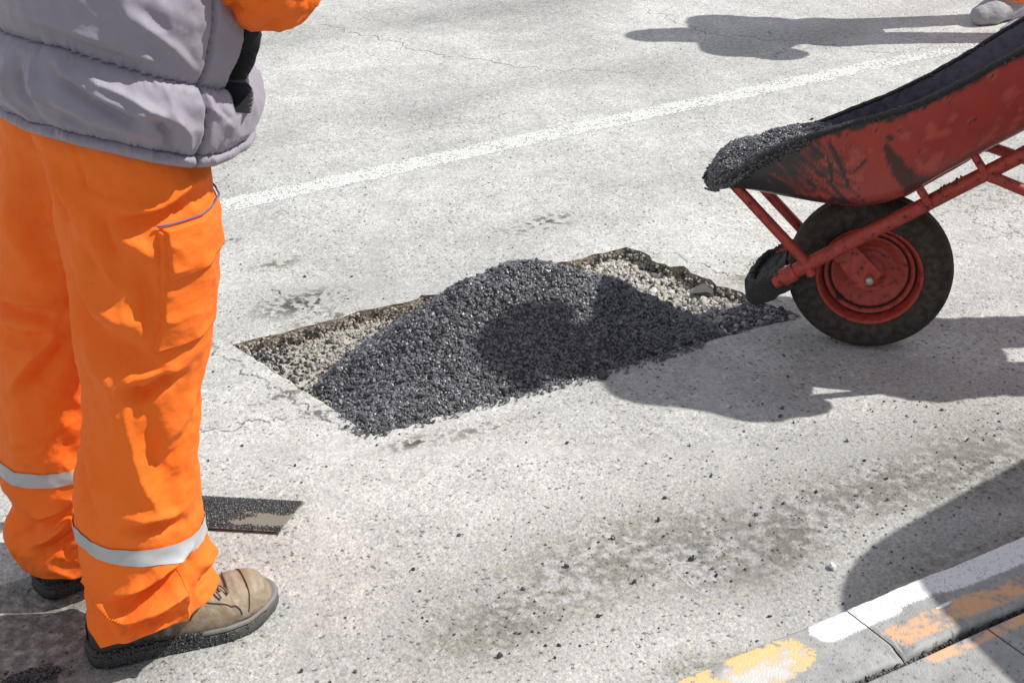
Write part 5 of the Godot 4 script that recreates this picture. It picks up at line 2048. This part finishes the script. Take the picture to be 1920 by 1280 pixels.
func make_boot(who: Node3D, heel: Vector3, turn: float, side: float, seed_: int):
	var o := Node3D.new()
	o.name = "boot"
	who.add_child(o, true)
	o.position = heel
	o.rotation.y = turn
	# x runs from heel to toe, z to the right
	var LN := 0.325
	var wid := [[0.0, 0.012], [0.015, 0.026], [0.05, 0.035], [0.12, 0.039], [0.25, 0.039], [0.40, 0.041], [0.55, 0.048], [0.68, 0.0535], [0.80, 0.0525], [0.90, 0.044], [0.96, 0.031], [0.99, 0.016], [1.0, 0.006]]
	var top := [[0.0, 0.070], [0.03, 0.105], [0.08, 0.125], [0.30, 0.135], [0.42, 0.128], [0.52, 0.110], [0.62, 0.095], [0.72, 0.085], [0.80, 0.082], [0.88, 0.077], [0.94, 0.066], [0.98, 0.045], [1.0, 0.036]]
	var lean := [[0.0, 0.0], [0.4, 0.004], [0.7, 0.0], [1.0, -0.014]]
	var n := noise(161 + seed_, 22.0, 4)
	var n2 := noise(165 + seed_, 70.0, 3)
	var nu := 56
	var nv := 110
	var P := PackedVector3Array()
	var C := PackedColorArray()
	for v in nv:
		var t: float = float(v) / (nv - 1)
		t = 0.5 - 0.5 * cos(PI * t)
		var w := lerp_table(wid, t, 1)
		var h := curve_table(top, t, 1)
		var zc := lerp_table(lean, t, 1) * side
		for u in nu:
			var a := PI * u / (nu - 1)
			var ex := 0.62 if t < 0.75 else 0.72
			var z := cos(a)
			z = signf(z) * pow(absf(z), 0.75)
			var y := 0.027 + (h - 0.027) * pow(sin(a), ex)
			# the shaft narrows towards the top
			var narrow := 1.0 - 0.30 * smoothstep(0.06, 0.13, y) * smoothstep(0.65, 0.45, t)
			var p := Vector3(t * LN, y, zc + z * w * narrow * (1.0 + 0.05 * sin(PI * clampf((y - 0.03) / 0.05, 0.0, 1.0))))
			# crease where the toes bend, toe cap step
			var mask := smoothstep(0.045, 0.07, y)
			p.y -= 0.003 * exp(-pow((t - 0.70 - z * 0.02) / 0.012, 2.0)) * mask
			p.y -= 0.002 * exp(-pow((t - 0.745 + z * z * 0.03) / 0.012, 2.0)) * mask
			p.y += 0.0022 * smoothstep(0.828, 0.838, t + 0.02 * z * z) * mask
			p += Vector3(0, n.get_noise_3dv(p * 1.0) * 0.0035 * mask, n.get_noise_3d(p.x, p.y, p.z + 4.0) * 0.002)
			P.append(p)
			var g := n.get_noise_2d(p.x * 1.5, p.y * 2.0 + p.z)
			var col := Color(0.245, 0.175, 0.10).lerp(Color(0.31, 0.265, 0.20), clampf(0.5 + 1.3 * g, 0.0, 1.0))
			col = col.lerp(Color(0.19, 0.125, 0.06), smoothstep(0.15, 0.5, n2.get_noise_2d(p.x * 0.7, p.y) + g * 0.6) * 0.6)
			# tarred heel and welt
			var tar := smoothstep(0.52, 0.34, t + g * 0.12 + (p.y - 0.04) * 1.6)
			tar = maxf(tar, smoothstep(0.040, 0.033, p.y + g * 0.004) * 0.7)
			col = col.lerp(Color(0.035, 0.031, 0.026), tar)
			C.append(col)
	var I := grid_index(nu, nv, false, false)
	var N := smooth_normals(P, I)
	if N[nu * 60 + 28].y < 0.0:
		I = grid_index(nu, nv, false, true)
		N = smooth_normals(P, I)
	put("upper", arr(P, I, N, C), M.leather, o)
	# sole and the grey rand above it, as closed bands round the outline
	for part in [["sole", 0.0, 0.021, 0.004, M.sole], ["rand", 0.021, 0.031, 0.0035, null]]:
		var ring := []
		var cnt := 120
		for k in cnt:
			var a := TAU * k / cnt
			var t := 0.5 + 0.5 * cos(a)
			var w: float = lerp_table(wid, t, 1) + part[3]
			ring.append(Vector3(t * LN + cos(a) * part[3], 0, lerp_table(lean, t, 1) * side + signf(sin(a)) * w * (1.0 if absf(sin(a)) > 0.02 else 0.6)))
		var S := PackedVector3Array()
		var SC := PackedColorArray()
		var rows := [[0.92, part[1]], [1.0, part[1] + 0.002], [1.015, (part[1] + part[2]) / 2], [1.0, part[2] - 0.0015], [0.97, part[2]], [0.6, part[2] + 0.001]]
		var mid := Vector3(LN * 0.5, 0, 0)
		for row in rows:
			for k in cnt:
				var p: Vector3 = mid + (ring[k] - mid) * Vector3(row[0], 1, row[0])
				p.y = row[1]
				# toe spring
				p.y += 0.012 * smoothstep(0.78, 1.0, p.x / LN)
				if part[0] == "sole":
					p += Vector3(0, 0, signf(p.z)) * n2.get_noise_3d(p.x, p.y * 2.0, p.z) * 0.003
				S.append(p)
				var g2 := n.get_noise_2d(p.x * 1.4, p.z * 2.0 + p.y)
				var clean := smoothstep(0.42, 0.66, p.x / LN + g2 * 0.25) if part[0] == "rand" else 0.35 * smoothstep(0.6, 0.8, p.x / LN + g2 * 0.3)
				SC.append(Color(0.028, 0.026, 0.023).lerp(Color(0.19, 0.18, 0.165), clean))
		var J := grid_index(cnt, rows.size(), true, true)
		var NN := smooth_normals(S, J)
		if NN[cnt * 2 + 30].dot(S[cnt * 2 + 30] - mid) < 0.0:
			J = grid_index(cnt, rows.size(), true, false)
			NN = smooth_normals(S, J)
		put(part[0], arr(S, J, NN, SC), M.leather, o)
	# seams
	var seam := func(pts: Array):
		var L := []
		for k in 40:
			var q: Vector3 = spline(pts, k / 39.0)
			L.append(boot_skin(P, nu, nv, q.x, q.z) + Vector3(0, 0.0006, 0.0006 * side))
		put("stitching", tube(L, 0.0011, 5), M.stitch, o)
	# x: along, z: 0 .. 1 over the arch from the right side to the left
	seam.call([Vector3(0.57, 0, 0.30), Vector3(0.60, 0, 0.23), Vector3(0.69, 0, 0.21), Vector3(0.755, 0, 0.15), Vector3(0.77, 0, 0.07)])
	seam.call([Vector3(0.81, 0, 0.07), Vector3(0.83, 0, 0.25), Vector3(0.835, 0, 0.5), Vector3(0.83, 0, 0.75), Vector3(0.81, 0, 0.93)])
	seam.call([Vector3(0.50, 0, 0.07), Vector3(0.53, 0, 0.17), Vector3(0.56, 0, 0.27)])
	# laces
	for k in 5:
		var x := 0.555 + 0.042 * k
		var L := []
		for j in 15:
			var z := lerpf(0.34, 0.64, j / 14.0) if k % 2 == 0 else lerpf(0.36, 0.66, j / 14.0)
			L.append(boot_skin(P, nu, nv, x + 0.02 * (j / 14.0) * (1.0 if k % 2 == 0 else -1.0), z) + Vector3(0, 0.0028 + 0.001 * sin(PI * j / 14.0), 0))
		put("lace", tube(L, 0.0021, 7), M.lace, o)
	for e in [[Vector3(0.645, 0, 0.46), Vector3(0.66, 0, 0.34), Vector3(0.675, 0, 0.27)], [Vector3(0.65, 0, 0.46), Vector3(0.70, 0, 0.42), Vector3(0.72, 0, 0.33)], [Vector3(0.63, 0, 0.46), Vector3(0.60, 0, 0.36), Vector3(0.615, 0, 0.29)]]:
		var L := []
		for j in 15:
			var q: Vector3 = spline(e, j / 14.0)
			L.append(boot_skin(P, nu, nv, q.x, q.z) + Vector3(0, 0.003 + 0.004 * sin(PI * j / 14.0), 0.002))
		put("lace", tube(L, 0.0019, 7), M.lace, o)
	# fresh asphalt stuck to the sole
	var r := RandomNumberGenerator.new()
	r.seed = 70 + seed_
	var T := []
	for k in 1800:
		var t := pow(r.randf(), 1.5)
		var w := lerp_table(wid, t, 1) + 0.004
		var z := lerp_table(lean, t, 1) * side + w * (1.0 if r.randf() < 0.75 else -1.0)
		var y := r.randf_range(0.001, 0.020) + 0.012 * smoothstep(0.78, 1.0, t)
		if t < 0.55 and r.randf() < 0.6:
			y += r.randf() * 0.020
		if t > 0.6 and r.randf() < 0.5:
			continue
		T.append(Transform3D(spin(r, r.randf_range(0.003, 0.0065)), Vector3(t * LN, y, z)))
	swarm("tar_crumbs", chunk(17, 0.3, 0.8), M.tar, T, [], o)


func boot_skin(P: PackedVector3Array, nu: int, nv: int, t: float, z: float) -> Vector3:
	var v := clampf(acos(clampf(1.0 - 2.0 * t, -1.0, 1.0)) / PI, 0.0, 1.0) * (nv - 1)
	var u := clampf(z, 0.0, 1.0) * (nu - 1)
	var v0 := mini(int(v), nv - 2)
	var u0 := mini(int(u), nu - 2)
	return P[v0 * nu + u0].lerp(P[v0 * nu + u0 + 1], u - u0).lerp(P[(v0 + 1) * nu + u0].lerp(P[(v0 + 1) * nu + u0 + 1], u - u0), v - v0)


# ------------------------------------------------------------------ the rake lying behind his foot
func build_rake():
	var at := Vector3(-0.62, 0.0, -2.542)
	var o := thing("asphalt_rake", "flat metal asphalt rake with tar-crusted blade on the road behind the boot", "rake", at)
	var A := Vector3(-0.405, 0, -2.56) - at      # far corner of the visible end
	var B := Vector3(-0.438, 0, -2.455) - at     # near corner
	var along := Vector3(-0.995, 0, -0.10)
	var lift := 0.004
	var V := PackedVector3Array()
	var nu := 22
	var nv := 60
	for v in nv:
		for u in nu:
			var f := u / float(nu - 1)
			var p := A.lerp(B, f) + along * 0.40 * v / float(nv - 1)
			# turned-down near and far edges
			p.y = lift + 0.005 - 0.004 * pow(absf(f * 2.0 - 1.0), 6.0) + 0.003 * f
			V.append(p)
	var I := grid_index(nu, nv, false, false)
	var N := smooth_normals(V, I)
	if N[nu * 20 + 10].y < 0.0:
		I = grid_index(nu, nv, false, true)
		N = smooth_normals(V, I)
	put("blade", arr(V, I, N), M.alu, o)
	var under := PackedVector3Array()
	for p in V:
		under.append(p - Vector3(0, 0.0024, 0))
	put("blade_underside", grid(under, nu, nv, false, I[1] != nu), M.alu, o)
	# thickness along the free edges
	for e in [[A, B], [B, B + along * 0.40]]:
		var L := []
		for k in 12:
			var p: Vector3 = e[0].lerp(e[1], k / 11.0)
			var f := k / 11.0 if e[0] == A else 1.0
			p.y = lift + 0.005 - 0.004 * pow(absf(f * 2.0 - 1.0), 6.0) + 0.003 * f - 0.0012
			L.append(p)
		put("edge", tube(L, 0.0015, 6), M.alu, o)
	var r := RandomNumberGenerator.new()
	r.seed = 44
	var n := noise(171, 20.0, 3)
	var T := []
	var C := []
	for k in 14000:
		var f := r.randf()
		var s := r.randf()
		var g := n.get_noise_2d(f * 0.11, s * 0.4)
		# the middle of the free end is scraped bare
		var bare := smoothstep(0.42, 0.52, f + g * 0.12) * smoothstep(0.96, 0.88, f + g * 0.05) * smoothstep(0.36, 0.20, s + (0.7 - f) * 0.12 + g * 0.12)
		if r.randf() < bare * 0.985 + 0.02:
			continue
		var p := A.lerp(B, f) + along * 0.40 * s
		p.y = lift + 0.0055 - 0.004 * pow(absf(f * 2.0 - 1.0), 6.0) + 0.003 * f
		var b := 0.018 + 0.02 * r.randf()
		T.append(Transform3D(spin(r, r.randf_range(0.0022, 0.0048)), p))
		C.append(Color(b, b, b * 1.08))
	swarm("tar_crust", chunk(18, 0.3, 0.7), M.granule, T, C, o)
	# handle: up behind the leg to his hands
	var foot := Vector3(-0.655, 0.022, -2.53) - at
	var top := Vector3(-0.455, 1.36, -2.44) - at
	put("socket", tube([foot + Vector3(-0.02, 0, -0.02), foot + Vector3(-0.02, 0.03, -0.01), foot.lerp(top, 0.09)], [0.012, 0.016, 0.018], 12), M.alu, o)
	put("handle", tube([foot.lerp(top, 0.06), foot.lerp(top, 0.5), top], 0.015, 12), M.wood, o)


# ------------------------------------------------------------------ people and an added skip just outside the frame
func build_others():
	# the man tipping the barrow
	var base := Vector3(1.93, 0, -3.2)
	var who := thing("person", "worker in orange work clothes gripping the handles of the red wheelbarrow", "person", base)
	var J := {"hip_l": Vector3(1.75, 0.93, -3.115), "hip_r": Vector3(1.74, 0.93, -3.325), "chest": Vector3(1.56, 1.22, -3.24), "sh_l": Vector3(1.46, 1.35, -3.10), "sh_r": Vector3(1.48, 1.35, -3.40), "el_l": Vector3(1.43, 1.06, -3.00), "el_r": Vector3(1.55, 1.08, -3.47), "wr_l": Vector3(1.315, 0.805, -2.985), "wr_r": Vector3(1.39, 0.80, -3.31), "kn_l": Vector3(1.78, 0.49, -3.09), "kn_r": Vector3(1.86, 0.49, -3.35), "an_l": Vector3(1.88, 0.09, -3.08), "an_r": Vector3(2.07, 0.09, -3.37), "head": Vector3(1.325, 1.575, -3.165), "face": Vector3(-0.8, -0.55, 0.05).normalized(), "toe": Vector3(-0.98, 0, -0.2), "hd_l": Vector3(-1.0, -0.2, -0.15), "hd_r": Vector3(-1.0, -0.2, 0.15), "pa_l": Vector3(-0.1, 0, -1), "pa_r": Vector3(-0.1, 0, 1)}
	J = shift(J, base)
	put("body", make_body(J, 1.1), M.skin, who)
	dress(J, who, M.orange, M.orange, M.leather_dark if M.has("leather_dark") else M.caked)
	face_parts(J, who, false)
	# the man standing on the far side of the lane
	base = Vector3(1.98, 0, -5.93)
	who = thing("person", "far worker in pale grey boots standing beyond the white line", "person", base)
	J = {"hip_l": Vector3(1.98, 0.92, -5.83), "hip_r": Vector3(1.96, 0.92, -6.01), "chest": Vector3(1.95, 1.29, -5.90), "sh_l": Vector3(1.93, 1.43, -5.70), "sh_r": Vector3(1.91, 1.43, -6.09), "el_l": Vector3(1.86, 1.13, -5.63), "el_r": Vector3(1.90, 1.15, -6.06), "wr_l": Vector3(1.72, 1.06, -5.78), "wr_r": Vector3(1.72, 1.06, -5.98), "kn_l": Vector3(1.98, 0.50, -5.82), "kn_r": Vector3(1.95, 0.50, -6.04), "an_l": Vector3(2.02, 0.09, -5.80), "an_r": Vector3(1.99, 0.09, -6.08), "head": Vector3(1.89, 1.66, -5.90), "face": Vector3(-0.95, -0.2, 0.2).normalized(), "toe": Vector3(-0.86, 0, 0.51), "hd_l": Vector3(-0.7, 0.1, -0.7), "hd_r": Vector3(-0.8, 0.0, 0.5), "pa_l": Vector3(0.3, -0.8, -0.3), "pa_r": Vector3(0.2, -0.8, 0.2)}
	for k in J:
		if J[k].y > 0.3 and J[k].length() > 2.0:
			J[k].y *= 0.92
	J = shift(J, base)
	put("body", make_body(J, 0.7), M.skin, who)
	put("added_hood", flesh_mesh([[(J.sh_l + J.sh_r) / 2, J.head - Vector3(0, 0.06, 0), 0.12, 0.088], [J.sh_l, J.sh_r, 0.06, 0.06], [J.head - Vector3(0, 0.06, 0), J.head - J.face * 0.03, 0.088, 0.075]], 0.012, 0.05), M.orange, who)  # unseen hood added so that his cast shadow tapers smoothly
	dress(J, who, M.orange, M.orange, M.pale_boot)
	face_parts(J, who, true)


func build_added_skip():
	# unseen skip right of the frame, added and shaped for the kerb shadow
	var at := Vector3(1.55, 0.12, -2.345)
	var o := thing("added_skip", "dark grey steel skip, unseen, added to cast the shadow on the kerb", "skip", at, deg_to_rad(39.0))
	# x along the kerb, z towards the houses; the rounded corner stands at the origin
	var out := []
	var sx := 1.5
	var sz := 0.94
	var C: Array = [Vector3(0, 0, 0), Vector3(sx, 0, 0), Vector3(sx, 0, sz), Vector3(-0.33, 0, sz)]
	for k in 4:
		var c: Vector3 = C[k]
		var p: Vector3 = c + (C[(k + 3) % 4] - c).normalized() * 0.26
		var q: Vector3 = c + (C[(k + 1) % 4] - c).normalized() * 0.26
		for j in 9:
			var f := j / 8.0
			out.append(p.lerp(c, f).lerp(c.lerp(q, f), f))
	var n := out.size()
	var mid := Vector3(sx / 2, 0, sz / 2)
	var rows := [[0.80, 0.06], [0.82, 0.06], [0.995, 1.02], [1.0, 1.03], [1.03, 1.03], [1.035, 1.06], [1.03, 1.085], [0.985, 1.085], [0.98, 1.03], [0.79, 0.09], [0.4, 0.088]]
	var V := PackedVector3Array()
	for row in rows:
		for p in out:
			V.append(mid + (p - mid) * row[0] + Vector3(0, row[1], 0))
	var I := grid_index(n, rows.size(), true, true)
	var N := smooth_normals(V, I)
	if N[n * 2 + 4].dot(V[n * 2 + 4] - mid) < 0.0:
		I = grid_index(n, rows.size(), true, false)
		N = smooth_normals(V, I)
	put("shell", arr(V, I, N), M.skip_paint, o)
	var fl := PackedVector3Array()
	for z in [0.12, sz - 0.12]:
		for x in [0.18, sx - 0.18]:
			fl.append(Vector3(x, 0.075, z))
	put("floor_plate", grid(fl, 2, 2, false, true), M.skip_paint, o)
	for x in [0.3, 0.75, 1.2]:
		for z in [0, 1]:
			put("rib", box(Vector3(0.06, 0.94, 0.04), 0.006, Vector3(x, 0.55, 0.06 if z == 0 else sz - 0.06), Basis(Vector3(1, 0, 0), -0.10 if z == 0 else 0.10)), M.skip_paint, o)
	for x in [0.25, 1.25]:
		put("skid", box(Vector3(0.09, 0.06, 0.86), 0.006, Vector3(x, 0.03, sz / 2)), M.skip_paint, o)


# ------------------------------------------------------------------ loose crumbs
func build_crumbs():
	var r := RandomNumberGenerator.new()
	r.seed = 202
	var meshes := [chunk(51, 0.35, 0.7), chunk(52, 0.3, 0.8), chunk(53, 0.35, 0.6)]
	var n := noise(181, 3.0, 3)
	# the larger ones one by one
	var spots := [[0.115, -2.79, 0.012], [-0.53, -3.62, 0.012], [-0.41, -3.62, 0.010], [0.60, -2.60, 0.012], [0.72, -2.72, 0.011], [0.70, -2.80, 0.014], [0.545, -2.955, 0.010], [0.585, -2.935, 0.011], [0.575, -2.90, 0.013], [0.60, -2.875, 0.010], [0.93, -2.93, 0.012], [0.62, -3.08, 0.010], [0.10, -2.35, 0.016], [0.19, -2.44, 0.015], [0.28, -2.50, 0.014], [0.22, -2.30, 0.017], [0.33, -2.37, 0.018], [0.37, -2.32, 0.012], [0.15, -2.20, 0.012], [0.02, -2.28, 0.012], [-0.02, -2.09, 0.018], [0.08, -2.12, 0.012], [0.30, -2.58, 0.013], [0.40, -2.66, 0.014], [0.47, -2.52, 0.012], [0.53, -2.56, 0.013], [0.37, -2.78, 0.010], [-0.10, -2.45, 0.012], [-0.18, -2.34, 0.011], [-0.35, -2.05, 0.012], [-0.30, -2.02, 0.014], [-0.26, -2.05, 0.010], [-0.22, -1.97, 0.013], [0.60, -2.48, 0.010], [0.75, -2.65, 0.012], [0.95, -2.80, 0.014], [0.86, -2.88, 0.010], [1.02, -3.75, 0.012], [0.98, -4.85, 0.020], [0.94, -4.60, 0.018], [1.12, -4.95, 0.014], [0.45, -2.20, 0.012], [-0.62, -2.72, 0.010], [-0.56, -2.78, 0.011], [-0.44, -2.70, 0.009]]
	for k in spots.size():
		var e: Array = spots[k]
		var o := put("asphalt_crumb", meshes[k % 3], M.tar)
		o.transform = Transform3D(spin(r, e[2] * 0.75), Vector3(e[0], e[2] * 0.2, e[1]))
		tag(o, "small black crumb of asphalt lying loose on the grey road", "crumb", "asphalt crumbs scattered on the road")
	var pebble := put("pebble", chunk(60, 0.2, 0.8, true), plain(0.6, 0.59, 0.57, 0.8))
	pebble.transform = Transform3D(Basis.IDENTITY.scaled(Vector3.ONE * 0.017), Vector3(0.585, 0.006, -2.345))
	tag(pebble, "small white pebble on the road near the painted kerb", "pebble")
	# a clot of tar in the shade behind the heel
	var clot := thing("tar_clot", "flat clot of black tar on the road behind the worker's heel", "tar", Vector3(-0.79, 0, -2.035))
	var G := []
	for k in 420:
		var q := Vector2(r.randfn() * 0.022, r.randfn() * 0.010)
		q = q.rotated(-0.35)
		G.append(Transform3D(spin(r, r.randf_range(0.003, 0.008)), Vector3(q.x, 0.003 + r.randf() * 0.004, q.y)))
	swarm("tar_crumbs", meshes[0], M.tar, G, [], clot)
	# the fine rest
	var T := [[], [], []]
	for k in 9000:
		var p := Vector2(r.randf_range(-1.0, 1.9), r.randf_range(-4.6, -1.75))
		var t := (p.x - KO.x) * KN.x + (p.y - KO.z) * KN.z
		if t > -0.012:
			continue
		var near := exp(-pow((t + 0.40) / 0.26, 2.0)) * smoothstep(-0.5, 0.0, p.x) * 0.55
		near = maxf(near, 0.05)
		var gap := 1e9
		for q in [Vector2(-0.25, -2.83), Vector2(0.0, -2.97), Vector2(0.25, -3.1)]:
			gap = minf(gap, p.distance_to(q))
		near = maxf(near, smoothstep(0.20, 0.0, gap) * 0.6)
		near *= clampf(0.6 + 1.6 * n.get_noise_2dv(p), 0.0, 1.5)
		if r.randf() > near or Geometry2D.is_point_in_polygon(p, SH.loop):
			continue
		var s := r.randf_range(0.0022, 0.0065)
		T[k % 3].append(Transform3D(spin(r, s), Vector3(p.x, s * 0.25, p.y)))
	var rest := thing("loose_grit", "fine black asphalt grit scattered over the road", "grit", Vector3.ZERO)
	rest.set_meta("kind", "stuff")
	for k in 3:
		swarm("grit", meshes[k], M.tar, T[k], [], rest)
